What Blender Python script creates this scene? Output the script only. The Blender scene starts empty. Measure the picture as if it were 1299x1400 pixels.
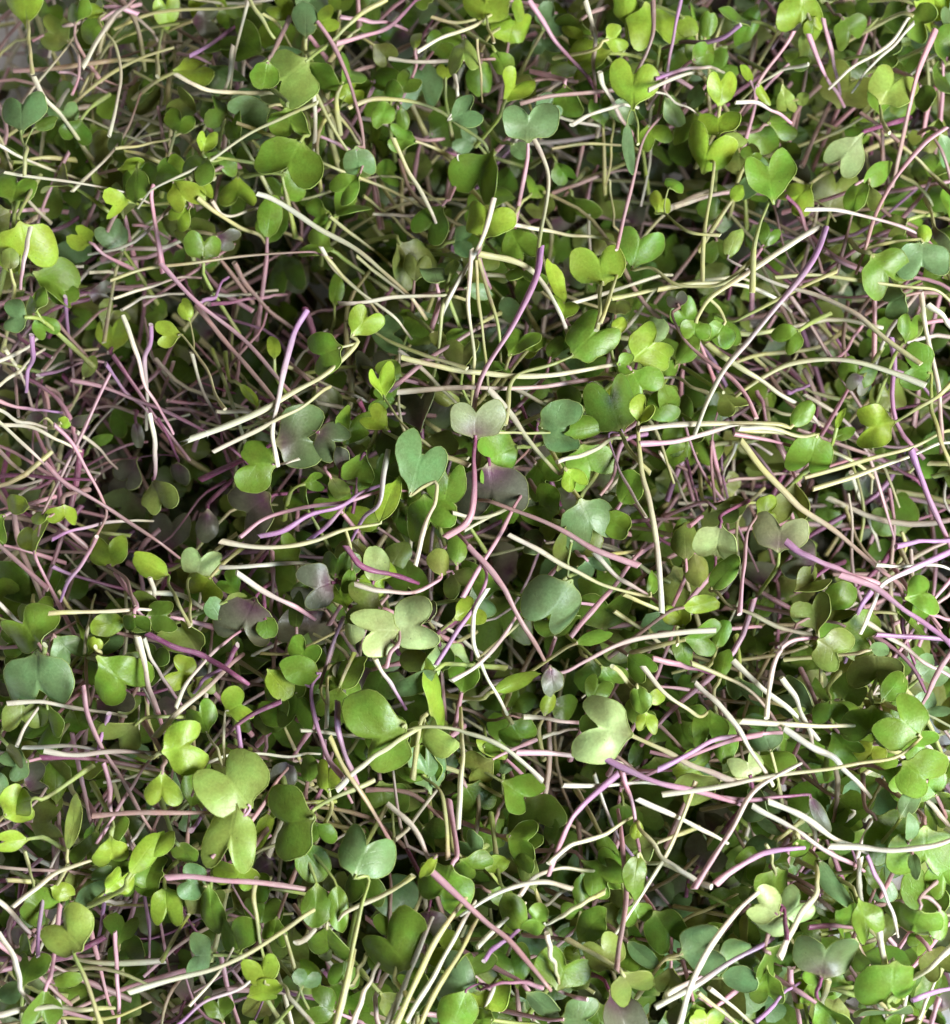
import bpy, math, random
import numpy as np
from mathutils import Vector

random.seed(11)
rng = np.random.default_rng(11)
scene = bpy.context.scene

# ------------------------------------------------------------------ camera
# a phone held about 40 cm above a tray of cut microgreens, leaning a little forward
PW, PH = 1299.0, 1400.0
TILT = math.radians(14.0)
DIST = 0.42
FRAME_H = 0.2155                    # metres of tray seen from top to bottom at z = 0
cam_data = bpy.data.cameras.new('camera')
cam = bpy.data.objects.new('camera', cam_data)
scene.collection.objects.link(cam)
scene.camera = cam
cam_data.sensor_fit = 'VERTICAL'
cam_data.sensor_height = 36.0
cam_data.sensor_width = 36.0
cam_data.lens = 36.0 * DIST / FRAME_H
cam_data.clip_start = 0.01
cam_data.clip_end = 20.0
cam.location = (0.0, -DIST * math.sin(TILT), DIST * math.cos(TILT))
cam.rotation_euler = (TILT, 0.0, 0.0)
cam_data.dof.use_dof = True
cam_data.dof.focus_distance = DIST - 0.004
cam_data.dof.aperture_fstop = 16.0
CAM = np.array(cam.location)
EX = np.array([1.0, 0.0, 0.0])
EY = np.array([0.0, math.cos(TILT), math.sin(TILT)])
EZ = np.array([0.0, -math.sin(TILT), math.cos(TILT)])      # towards the camera
MPP = FRAME_H / PH                                          # metres per photo pixel at z = 0

# ------------------------------------------------------------------ light
world = bpy.data.worlds.new('World')
scene.world = world
world.use_nodes = True
bg = world.node_tree.nodes['Background']
bg.inputs['Color'].default_value = (0.86, 0.93, 1.0, 1.0)
bg.inputs['Strength'].default_value = 0.015

def area_light(name, loc, aim, size, size_y, power, col):
    d = bpy.data.lights.new(name, 'AREA')
    d.shape = 'RECTANGLE'; d.size = size; d.size_y = size_y
    d.energy = power; d.color = col
    o = bpy.data.objects.new(name, d)
    o.location = loc
    o.rotation_euler = (Vector(aim) - Vector(loc)).to_track_quat('-Z', 'Y').to_euler()
    scene.collection.objects.link(o)
    return o

area_light('window_light', (0.54, -0.26, 0.46), (0.0, 0.0, 0.0), 0.24, 0.30, 14.8, (1.0, 0.975, 0.95))
area_light('room_light', (-0.55, 0.10, 0.60), (0.0, 0.0, 0.0), 0.26, 0.26, 0.35, (1.0, 0.96, 0.95))
area_light('sky_light', (0.36, -0.34, 0.30), (0.08, -0.09, 0.0), 0.16, 0.16, 4.2, (0.66, 0.86, 1.0))
scene.view_settings.view_transform = 'Standard'
scene.view_settings.look = 'None'
scene.view_settings.exposure = 0.0
scene.view_settings.gamma = 1.0
scene.view_settings.use_curve_mapping = False
scene.cycles.use_denoising = True
scene.cycles.use_adaptive_sampling = True
scene.cycles.adaptive_threshold = 0.025
scene.cycles.max_bounces = 5
scene.cycles.diffuse_bounces = 2
scene.cycles.glossy_bounces = 2
scene.cycles.transmission_bounces = 3
scene.cycles.caustics_reflective = False
scene.cycles.caustics_refractive = False

# ------------------------------------------------------------------ materials
def mat_new(name):
    m = bpy.data.materials.new(name); m.use_nodes = True
    nt = m.node_tree
    for n in list(nt.nodes): nt.nodes.remove(n)
    return m, nt, nt.nodes, nt.links

def mathn(nt, op, a, b=None, clamp=False):
    n = nt.nodes.new('ShaderNodeMath'); n.operation = op; n.use_clamp = clamp
    for i, v in enumerate((a, b)):
        if v is None: continue
        if isinstance(v, (int, float)): n.inputs[i].default_value = v
        else: nt.links.new(v, n.inputs[i])
    return n.outputs[0]

def mixc(nt, fac, a, b, blend='MIX'):
    n = nt.nodes.new('ShaderNodeMix'); n.data_type = 'RGBA'; n.blend_type = blend
    for sock, v in ((n.inputs[0], fac), (n.inputs[6], a), (n.inputs[7], b)):
        if isinstance(v, (int, float)): sock.default_value = v
        elif isinstance(v, tuple): sock.default_value = v
        else: nt.links.new(v, sock)
    return n.outputs[2]

def noise(nt, vec, scale, detail=2.0, rough=0.5):
    n = nt.nodes.new('ShaderNodeTexNoise')
    n.inputs['Scale'].default_value = scale
    n.inputs['Detail'].default_value = detail
    n.inputs['Roughness'].default_value = rough
    nt.links.new(vec, n.inputs['Vector'])
    return n.outputs['Fac']

def ramp(nt, fac, lo, hi, a=0.0, b=1.0):
    n = nt.nodes.new('ShaderNodeMapRange')
    n.inputs['From Min'].default_value = lo; n.inputs['From Max'].default_value = hi
    n.inputs['To Min'].default_value = a; n.inputs['To Max'].default_value = b
    nt.links.new(fac, n.inputs['Value'])
    return n.outputs[0]

def leaf_material():
    m, nt, N, L = mat_new('microgreen_leaf')
    out = N.new('ShaderNodeOutputMaterial')
    tint = N.new('ShaderNodeAttribute'); tint.attribute_name = 'tint'
    uv = N.new('ShaderNodeUVMap'); uv.uv_map = 'leaf_uv'
    sep = N.new('ShaderNodeSeparateXYZ'); L.new(uv.outputs[0], sep.inputs[0])
    geo = N.new('ShaderNodeNewGeometry')
    tc = N.new('ShaderNodeTexCoord')
    big = noise(nt, tc.outputs['Object'], 260.0, 3.0)
    fine = noise(nt, tc.outputs['Object'], 1900.0, 3.0, 0.6)
    # mottling
    val = mathn(nt, 'MULTIPLY', ramp(nt, big, 0.25, 0.75, 0.74, 1.20), ramp(nt, fine, 0.25, 0.75, 0.86, 1.14))
    hsv = N.new('ShaderNodeHueSaturation'); L.new(tint.outputs['Color'], hsv.inputs['Color'])
    L.new(val, hsv.inputs['Value'])
    hsv.inputs['Saturation'].default_value = 1.0
    L.new(ramp(nt, big, 0.2, 0.8, 0.475, 0.518), hsv.inputs['Hue'])
    c = hsv.outputs[0]
    # veins: a midrib and a few bent side veins, only a shade paler than the blade
    ax = mathn(nt, 'ABSOLUTE', sep.outputs['X'])
    mid = ramp(nt, ax, 0.012, 0.035, 1.0, 0.0)
    wob = mathn(nt, 'MULTIPLY', mathn(nt, 'SUBTRACT', big, 0.5), 0.5)
    ph = mathn(nt, 'ADD', mathn(nt, 'SUBTRACT', sep.outputs['Y'], mathn(nt, 'MULTIPLY', ax, 0.9)), wob)
    sidev = mathn(nt, 'ABSOLUTE', mathn(nt, 'SINE', mathn(nt, 'MULTIPLY', ph, 13.0)))
    sidev = ramp(nt, sidev, 0.03, 0.13, 0.55, 0.0)
    vein = mathn(nt, 'MAXIMUM', mathn(nt, 'MULTIPLY', mid, ramp(nt, sep.outputs['Y'], 0.2, 0.8, 1.0, 0.15)), sidev, True)
    vein = mathn(nt, 'MULTIPLY', vein, 0.20)
    vc = mixc(nt, 1.0, c, (1.5, 1.45, 1.6, 1), 'MULTIPLY')
    c = mixc(nt, vein, c, vc)
    # underside is duller and paler
    under = mixc(nt, 0.35, c, (0.30, 0.36, 0.20, 1))
    c = mixc(nt, geo.outputs['Backfacing'], c, under)
    # a few specks
    vor = N.new('ShaderNodeTexVoronoi'); vor.inputs['Scale'].default_value = 330.0
    L.new(tc.outputs['Object'], vor.inputs['Vector'])
    speck = ramp(nt, vor.outputs['Distance'], 0.035, 0.07, 0.5, 0.0)
    c = mixc(nt, speck, c, (0.06, 0.06, 0.02, 1))
    p = N.new('ShaderNodeBsdfPrincipled')
    L.new(c, p.inputs['Base Color'])
    L.new(ramp(nt, fine, 0.2, 0.8, 0.30, 0.50), p.inputs['Roughness'])
    p.inputs['Specular IOR Level'].default_value = 0.32
    bump = N.new('ShaderNodeBump'); bump.inputs['Strength'].default_value = 0.28
    bump.inputs['Distance'].default_value = 0.0005
    h = mathn(nt, 'SUBTRACT', mathn(nt, 'ADD', mathn(nt, 'MULTIPLY', fine, 0.35), big), mathn(nt, 'MULTIPLY', vein, 1.6))
    L.new(h, bump.inputs['Height'])
    L.new(bump.outputs[0], p.inputs['Normal'])
    tr = N.new('ShaderNodeBsdfTranslucent')
    tcol = mixc(nt, 1.0, c, (1.9, 1.75, 0.9, 1), 'MULTIPLY')
    L.new(tcol, tr.inputs['Color']); L.new(bump.outputs[0], tr.inputs['Normal'])
    mx = N.new('ShaderNodeMixShader'); mx.inputs[0].default_value = 0.17
    L.new(p.outputs[0], mx.inputs[1]); L.new(tr.outputs[0], mx.inputs[2])
    L.new(mx.outputs[0], out.inputs['Surface'])
    return m

def stem_material():
    m, nt, N, L = mat_new('microgreen_stem')
    out = N.new('ShaderNodeOutputMaterial')
    tint = N.new('ShaderNodeAttribute'); tint.attribute_name = 'tint'
    uv = N.new('ShaderNodeUVMap'); uv.uv_map = 'leaf_uv'
    mp = N.new('ShaderNodeMapping'); mp.inputs['Scale'].default_value = (9.0, 0.8, 1.0)
    L.new(uv.outputs[0], mp.inputs['Vector'])
    tc = N.new('ShaderNodeTexCoord')
    fib = noise(nt, mp.outputs[0], 1.6, 3.0)
    blot = noise(nt, tc.outputs['Object'], 210.0, 2.0)
    hsv = N.new('ShaderNodeHueSaturation'); L.new(tint.outputs['Color'], hsv.inputs['Color'])
    L.new(mathn(nt, 'MULTIPLY', ramp(nt, fib, 0.25, 0.75, 0.86, 1.10), ramp(nt, blot, 0.25, 0.75, 0.88, 1.08)), hsv.inputs['Value'])
    L.new(ramp(nt, blot, 0.25, 0.75, 0.8, 1.15), hsv.inputs['Saturation'])
    c = hsv.outputs[0]
    patch = noise(nt, tc.outputs['Object'], 95.0, 4.0, 0.65)
    c = mixc(nt, ramp(nt, patch, 0.50, 0.70, 0.0, 0.50), c, (0.40, 0.19, 0.24, 1))
    streak = noise(nt, mp.outputs[0], 3.7, 4.0, 0.7)
    c = mixc(nt, ramp(nt, streak, 0.52, 0.72, 0.0, 0.42), c, (0.80, 0.76, 0.66, 1))
    bruise = noise(nt, tc.outputs['Object'], 420.0, 3.0, 0.6)
    c = mixc(nt, ramp(nt, bruise, 0.66, 0.80, 0.0, 0.6), c, (0.22, 0.15, 0.08, 1))
    p = N.new('ShaderNodeBsdfPrincipled')
    L.new(c, p.inputs['Base Color'])
    L.new(ramp(nt, streak, 0.2, 0.8, 0.28, 0.5), p.inputs['Roughness'])
    p.inputs['Specular IOR Level'].default_value = 0.45
    bump = N.new('ShaderNodeBump'); bump.inputs['Strength'].default_value = 0.3
    bump.inputs['Distance'].default_value = 0.0003
    L.new(fib, bump.inputs['Height']); L.new(bump.outputs[0], p.inputs['Normal'])
    tr = N.new('ShaderNodeBsdfTranslucent'); L.new(c, tr.inputs['Color'])
    mx = N.new('ShaderNodeMixShader'); mx.inputs[0].default_value = 0.36
    L.new(p.outputs[0], mx.inputs[1]); L.new(tr.outputs[0], mx.inputs[2])
    L.new(mx.outputs[0], out.inputs['Surface'])
    return m

def tray_material():
    m, nt, N, L = mat_new('white_tray')
    out = N.new('ShaderNodeOutputMaterial')
    tc = N.new('ShaderNodeTexCoord')
    n = noise(nt, tc.outputs['Object'], 60.0, 4.0)
    c = mixc(nt, ramp(nt, n, 0.3, 0.7), (0.78, 0.74, 0.74, 1), (0.86, 0.83, 0.82, 1))
    p = N.new('ShaderNodeBsdfPrincipled'); L.new(c, p.inputs['Base Color'])
    p.inputs['Roughness'].default_value = 0.45
    L.new(p.outputs[0], out.inputs['Surface'])
    return m

LEAF = leaf_material(); STEM = stem_material(); TRAY = tray_material()

# ------------------------------------------------------------------ layout helpers
def ray(px, py):
    d = EX * ((px - PW / 2) * MPP / DIST) + EY * ((PH / 2 - py) * MPP / DIST) - EZ
    return d

def at(px, py, z):
    """point of the pile at height z that the photograph shows at this place"""
    d = ray(px, py)
    t = (z - CAM[2]) / d[2]
    return CAM + d * t

def scale_at(p):
    return MPP * float(np.dot(CAM - p, EZ)) / DIST

# hollows in the pile (photo x, y, radius, depth in metres)
PITS = [(395, 400, 105, .015), (100, 480, 120, .013), (210, 650, 130, .018), (1170, 690, 130, .014), (1010, 480, 120, .008),
        (330, 870, 70, .008), (560, 250, 60, .008), (730, 250, 90, .010), (1130, 180, 90, .008), (860, 310, 80, .008),
        (790, 1080, 80, .010), (700, 930, 90, .009), (200, 1300, 110, .010), (480, 1150, 70, .008), (1010, 800, 90, .007),
        (900, 690, 80, .008), (660, 130, 60, .006), (960, 1130, 70, .007), (90, 770, 80, .006)]
def pit(px, py):
    s = 0.0
    for x, y, r, d in PITS:
        s += d * math.exp(-((px - x) ** 2 + (py - y) ** 2) / (r * r))
    return s
LEVEL = {9: .0085, 8: .0040, 7: -.0014, 6: -.0105, 5: -.0200, 4: -.026}

LEAFCOL = {  # blade colour, purple share at the heart of the leaf
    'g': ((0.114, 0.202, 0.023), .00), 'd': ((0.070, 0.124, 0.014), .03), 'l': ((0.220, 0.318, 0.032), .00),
    'y': ((0.225, 0.310, 0.062), .04), 'b': ((0.122, 0.205, 0.078), .02), 'p': ((0.105, 0.110, 0.070), .46),
    'q': ((0.105, 0.145, 0.055), .36), 'o': ((0.150, 0.190, 0.038), .12), 'w': ((0.325, 0.420, 0.165), .12),
    'u': ((0.235, 0.265, 0.125), .40)}
STEMCOL = {'W': (0.80, 0.75, 0.58), 'Y': (0.58, 0.56, 0.24), 'G': (0.36, 0.44, 0.11), 'P': (0.66, 0.38, 0.43),
           'V': (0.50, 0.27, 0.48), 'B': (0.44, 0.28, 0.24), 'M': (0.28, 0.08, 0.17)}
PURPLE = np.array((0.10, 0.025, 0.07))

# ------------------------------------------------------------------ leaf and stem geometry
HALF = {  # half outline, across = -.5 .. .5, along = 0 .. length, from the base to the notch
    'h': ([(0.022, 0), (.045, .07), (.13, .17), (.32, .30), (.46, .47), (.50, .68), (.45, .87), (.31, .97), (.13, .89), (0, .71)], .95),
    'k': ([(0.025, 0), (.05, .04), (.16, .085), (.35, .12), (.47, .26), (.50, .46), (.45, .67), (.30, .75), (.12, .67), (0, .51)], .74),
    'r': ([(0.022, 0), (.06, .05), (.17, .10), (.36, .21), (.47, .40), (.50, .60), (.43, .82), (.28, .96), (.12, 1.0), (0, .985)], 1.0),
    'o': ([(0.022, 0), (.06, .06), (.15, .11), (.33, .20), (.46, .36), (.50, .55), (.44, .75), (.29, .91), (.12, .985), (0, .99)], 1.0)}
HALF['f'] = HALF['h']

def catmull(P, n):
    P = np.asarray(P, float)
    Q = np.vstack([2 * P[0] - P[1], P, 2 * P[-1] - P[-2]])
    out = []
    for i in range(1, len(Q) - 2):
        p0, p1, p2, p3 = Q[i - 1], Q[i], Q[i + 1], Q[i + 2]
        for k in range(n):
            t = k / n
            out.append(.5 * ((2 * p1) + (-p0 + p2) * t + (2 * p0 - 5 * p1 + 4 * p2 - p3) * t * t + (-p0 + 3 * p1 - 3 * p2 + p3) * t ** 3))
    out.append(Q[-2])
    return np.array(out)

def resample(C, n):
    s = np.concatenate([[0], np.cumsum(np.linalg.norm(np.diff(C, axis=0), axis=1))])
    u = np.linspace(0, s[-1], n)
    return np.stack([np.interp(u, s, C[:, k]) for k in range(C.shape[1])], 1)

def leaf_geometry(kind, w, length, base, d, s, n, col, purple, detail, r, fold=None):
    """a cotyledon blade: base point, unit vectors along / across / normal; returns verts, faces, uv, colours"""
    half, hl = HALF[kind]
    nh = 18 if detail else 9
    Rr = resample(catmull(half, 5), nh)
    Rr[:, 1] /= hl
    a1, a2 = r.uniform(.86, 1.14), r.uniform(.86, 1.14)
    b1, b2 = r.uniform(.86, 1.08), r.uniform(.86, 1.08)
    right = Rr * (a1, b1); left = Rr[::-1] * (-a2, b2)
    m = (right[-1, 1] + left[0, 1]) / 2
    right[-1, 1] = m
    out = np.vstack([right, left[1:]])                 # open at the base, closes by index
    k = len(out)
    ang = np.linspace(0, 2 * math.pi, k, endpoint=False)
    wob = 1 + .022 * np.sin(3 * ang + r.uniform(0, 6)) + .016 * np.sin(7 * ang + r.uniform(0, 6))
    ctr = np.array((0.0, .46))
    rough = r.normal(0, .012, k)
    wob = wob + (rough + np.roll(rough, 1)) * .8
    if r.random() < .22:                              # a nick or a squashed side
        a0 = r.integers(4, k - 4); wob = wob - r.uniform(.06, .20) * np.exp(-((np.arange(k) - a0) / r.uniform(.8, 2.2)) ** 2)
    out = ctr + (out - ctr) * wob[:, None]
    fr = (0.0, .30, .56, .78, .92, 1.0) if detail else (0.0, .6, 1.0)
    pts = [ctr[None]]
    for f in fr[1:]:
        pts.append(ctr + (out - ctr) * f)
    P2 = np.vstack(pts)
    rad = np.concatenate([[0.0]] + [np.full(k, f) for f in fr[1:]])
    x = P2[:, 0] * w; y = P2[:, 1] * length
    # folding about the midrib, curling along and across, ripples
    if fold is None: fold = r.uniform(.10, .52) * (1 if r.random() < .78 else -.6)
    e = .17 * w
    hx = np.sqrt(x * x + e * e) - e
    z = hx * math.tan(fold)
    xx = x * (1 - .12 * abs(math.sin(fold)))
    cur = r.uniform(-1.1, .6)
    z = z + cur * (y - .3 * length) * np.abs(y - .3 * length) / length * .9
    z = z - r.uniform(.3, 1.5) * x * x / w * (1 if fold > 0 else -.3)
    z = z + .05 * w * rad ** 2 * np.sin(ang_full(k, fr) * r.integers(2, 5) + r.uniform(0, 6))
    z = z + r.uniform(-.28, .28) * x * y / max(length, 1e-6)
    V = base + np.outer(xx, s) + np.outer(y, d) + np.outer(z, n)
    F = []
    for j in range(k):
        F.append((0, 1 + j, 1 + (j + 1) % k))
    for q in range(len(fr) - 2):
        o0, o1 = 1 + q * k, 1 + (q + 1) * k
        for j in range(k):
            j2 = (j + 1) % k
            F.append((o0 + j, o1 + j, o1 + j2, o0 + j2))
    # colours
    C = np.tile(np.asarray(col), (len(V), 1))
    dist = np.hypot(P2[:, 0] * 1.1, P2[:, 1] - .12)
    if purple > 0:
        g = np.clip(1.15 - dist * 1.9, 0, 1) ** 1.3 * min(1, purple * 1.7)
        C = C * (1 - g[:, None]) + PURPLE * g[:, None]
    nearbase = np.clip(1 - P2[:, 1] * 6, 0, 1) * .4
    C = C * (1 - nearbase[:, None]) + np.array((.42, .45, .16)) * nearbase[:, None]
    UV = P2.copy()
    if detail:
        # rounded margin: a thin bead running round the blade
        edge = np.arange(1 + (len(fr) - 2) * k, 1 + (len(fr) - 1) * k)
        E = V[edge]
        outw = E - (base + d * length * .46); outw -= np.outer(outw @ n, n)
        outw /= np.linalg.norm(outw, axis=1)[:, None] + 1e-9
        tb = .00008 + .003 * w
        rim = np.asarray(col) * .68 + np.array((.46, .54, .16)) * .32
        st = len(V)
        ring = [E + n * tb * .9, E + outw * tb * 1.3, E - n * tb * .9]
        V = np.vstack([V] + ring)
        C = np.vstack([C] + [np.tile(rim, (k, 1))] * 3)
        UV = np.vstack([UV] + [out] * 3)
        for q in range(2):
            for j in range(k):
                j2 = (j + 1) % k
                F.append((st + q * k + j, st + (q + 1) * k + j, st + (q + 1) * k + j2, st + q * k + j2))
    return V, F, UV, C

_ang = {}
def ang_full(k, fr):
    key = (k, len(fr))
    if key not in _ang:
        a = np.linspace(0, 2 * math.pi, k, endpoint=False)
        _ang[key] = np.concatenate([[0.0]] + [a] * (len(fr) - 1))
    return _ang[key]

def tube_geometry(C, r0, r1, cols, sides, r, frayed=False):
    """a stem along the curve C; cols = colours along the curve; flat cut at its start"""
    n = len(C)
    T = np.gradient(C, axis=0); T /= np.linalg.norm(T, axis=1)[:, None] + 1e-12
    ref = np.array((0.0, 0.0, 1.0))
    if abs(T[:, 2]).max() > .93: ref = np.array((.6, .8, 0.0))
    S = np.cross(T, ref); S /= np.linalg.norm(S, axis=1)[:, None] + 1e-12
    U = np.cross(S, T)
    t = np.linspace(0, 1, n)
    R = r0 + (r1 - r0) * t
    R = R * (1 + .11 * np.sin(t * r.uniform(5, 14) + r.uniform(0, 6)) + .05 * np.sin(t * r.uniform(20, 40)))
    a = np.linspace(0, 2 * math.pi, sides, endpoint=False)
    flat = 1 + .16 * np.cos(2 * a + r.uniform(0, 6)) + .05 * np.cos(3 * a + r.uniform(0, 6))
    ring = (np.cos(a) * flat)[None, :, None] * S[:, None, :] + (np.sin(a) * flat)[None, :, None] * U[:, None, :]
    V = C[:, None, :] + ring * R[:, None, None]
    slope = r.uniform(-.8, .8)                           # the cut is never quite square
    V[0] += np.outer(np.cos(a) * slope * R[0], T[0])
    V = V.reshape(-1, 3)
    F = []
    for i in range(n - 1):
        for j in range(sides):
            j2 = (j + 1) % sides
            F.append((i * sides + j, i * sides + j2, (i + 1) * sides + j2, (i + 1) * sides + j))
    cc = np.repeat(cols, sides, axis=0)
    s = np.concatenate([[0], np.cumsum(np.linalg.norm(np.diff(C, axis=0), axis=1))]) * 200
    UV = np.stack([np.tile(a / (2 * math.pi), n), np.repeat(s, sides)], 1)
    # cut faces (own vertices so that the edge stays crisp)
    for idx, sign in ((0, -1), (n - 1, 1)):
        st = len(V)
        rv = V[idx * sides:(idx + 1) * sides]
        V = np.vstack([V, rv, rv.mean(0)[None] + T[idx] * sign * -.00012])
        pale = np.asarray(cols[idx]) * .5 + np.array((.80, .77, .60)) * .5
        cc = np.vstack([cc, np.tile(pale, (sides + 1, 1))])
        UV = np.vstack([UV, np.zeros((sides + 1, 2))])
        for j in range(sides):
            j2 = (j + 1) % sides
            F.append((st + j2, st + j, st + sides) if sign < 0 else (st + j, st + j2, st + sides))
    if frayed:
        for q in range(16):
            st = len(V)
            i = 0 if q < 9 else r.integers(1, 5); aa = r.uniform(0, 6.28)
            o = C[i] + (math.cos(aa) * S[i] + math.sin(aa) * U[i]) * R[i] * .8
            dirv = (-T[i] * (1.0 if q < 9 else .3) + (math.cos(aa) * S[i] + math.sin(aa) * U[i]) * (.15 if q < 9 else .9))
            ln = r.uniform(.0008, .0026) if q < 9 else r.uniform(.0004, .0009)
            wv = (math.cos(aa + 1.5) * S[i] + math.sin(aa + 1.5) * U[i]) * r.uniform(.0001, .00025)
            V = np.vstack([V, o - wv - T[i] * -.0003, o + wv - T[i] * -.0003, o + dirv * ln, o + U[i] * .00015])
            cc = np.vstack([cc, np.tile((.85, .82, .70), (4, 1))]); UV = np.vstack([UV, np.zeros((4, 2))])
            F += [(st, st + 1, st + 2), (st + 1, st + 3, st + 2), (st + 3, st, st + 2)]
    return V, F, UV, cc

def merge(parts):
    off, Vs, Fs, Us, Cs = 0, [], [], [], []
    for V, F, U, C in parts:
        Vs.append(V); Us.append(U); Cs.append(C)
        Fs += [tuple(i + off for i in f) for f in F]
        off += len(V)
    return np.vstack(Vs), Fs, np.vstack(Us), np.vstack(Cs)

def to_mesh(name, geom, mats, face_mat=None):
    V, F, UV, C = geom
    me = bpy.data.meshes.new(name)
    me.vertices.add(len(V)); me.vertices.foreach_set('co', np.asarray(V, np.float32).ravel())
    ln = np.fromiter((len(f) for f in F), np.int32, len(F))
    flat = np.fromiter((i for f in F for i in f), np.int32, int(ln.sum()))
    me.loops.add(len(flat)); me.loops.foreach_set('vertex_index', flat)
    me.polygons.add(len(F))
    me.polygons.foreach_set('loop_start', np.concatenate([[0], np.cumsum(ln)[:-1]]).astype(np.int32))
    if face_mat is not None: me.polygons.foreach_set('material_index', np.asarray(face_mat, np.int32))
    me.polygons.foreach_set('use_smooth', np.ones(len(F), bool))
    me.update(calc_edges=True)
    uvl = me.uv_layers.new(name='leaf_uv')
    uvl.data.foreach_set('uv', np.asarray(UV, np.float32)[flat].ravel())
    ca = me.color_attributes.new('tint', 'FLOAT_COLOR', 'POINT')
    ca.data.foreach_set('color', np.hstack([C, np.ones((len(C), 1))]).astype(np.float32).ravel())
    for m in mats: me.materials.append(m)
    return me

def link(name, me, parent=None, origin=None):
    o = bpy.data.objects.new(name, me)
    scene.collection.objects.link(o)
    if parent is not None: o.parent = parent
    return o

def jit(c, r, k=.10):
    c = np.asarray(c, float)
    c = c * r.uniform(1 - k, 1 + k)
    c = c * (1 + r.uniform(-k, k, 3) * np.array((.55, .25, .7)))
    return np.clip(c, .01, .9)

# ------------------------------------------------------------------ the tray under the greens
def build_tray():
    FZ = -0.074
    hw, hh, rise = .165, .180, .078
    prof = [(0.0, 0.0), (.9, 0.0), (.965, .003), (.985, .012), (1.0, rise), (1.03, rise + .001), (1.03, rise - .003), (1.012, rise - .004), (.99, .008), (.97, -.0015), (0.0, -.002)]
    def ring(f, z):
        out = []
        rr = .03
        for cx, cy, a0 in ((1, 1, 0), (-1, 1, 90), (-1, -1, 180), (1, -1, 270)):
            for q in range(7):
                a = math.radians(a0 + q * 15)
                out.append(((cx * (hw - rr) + rr * math.cos(a)) * f, (cy * (hh - rr) + rr * math.sin(a)) * f, FZ + z))
        return out
    V, F = [], []
    for f, z in prof: V += ring(max(f, .001), z)
    k = 28
    for i in range(len(prof) - 1):
        for j in range(k):
            F.append((i * k + j, i * k + (j + 1) % k, (i + 1) * k + (j + 1) % k, (i + 1) * k + j))
    me = bpy.data.meshes.new('tray'); me.from_pydata(V, [], F)
    me.polygons.foreach_set('use_smooth', np.ones(len(F), bool))
    me.materials.append(TRAY)
    o = link('tray', me)
    o['label'] = 'pale tray floor glimpsed between the greens in the top left corner'
    o['category'] = 'tray'
build_tray()

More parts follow.
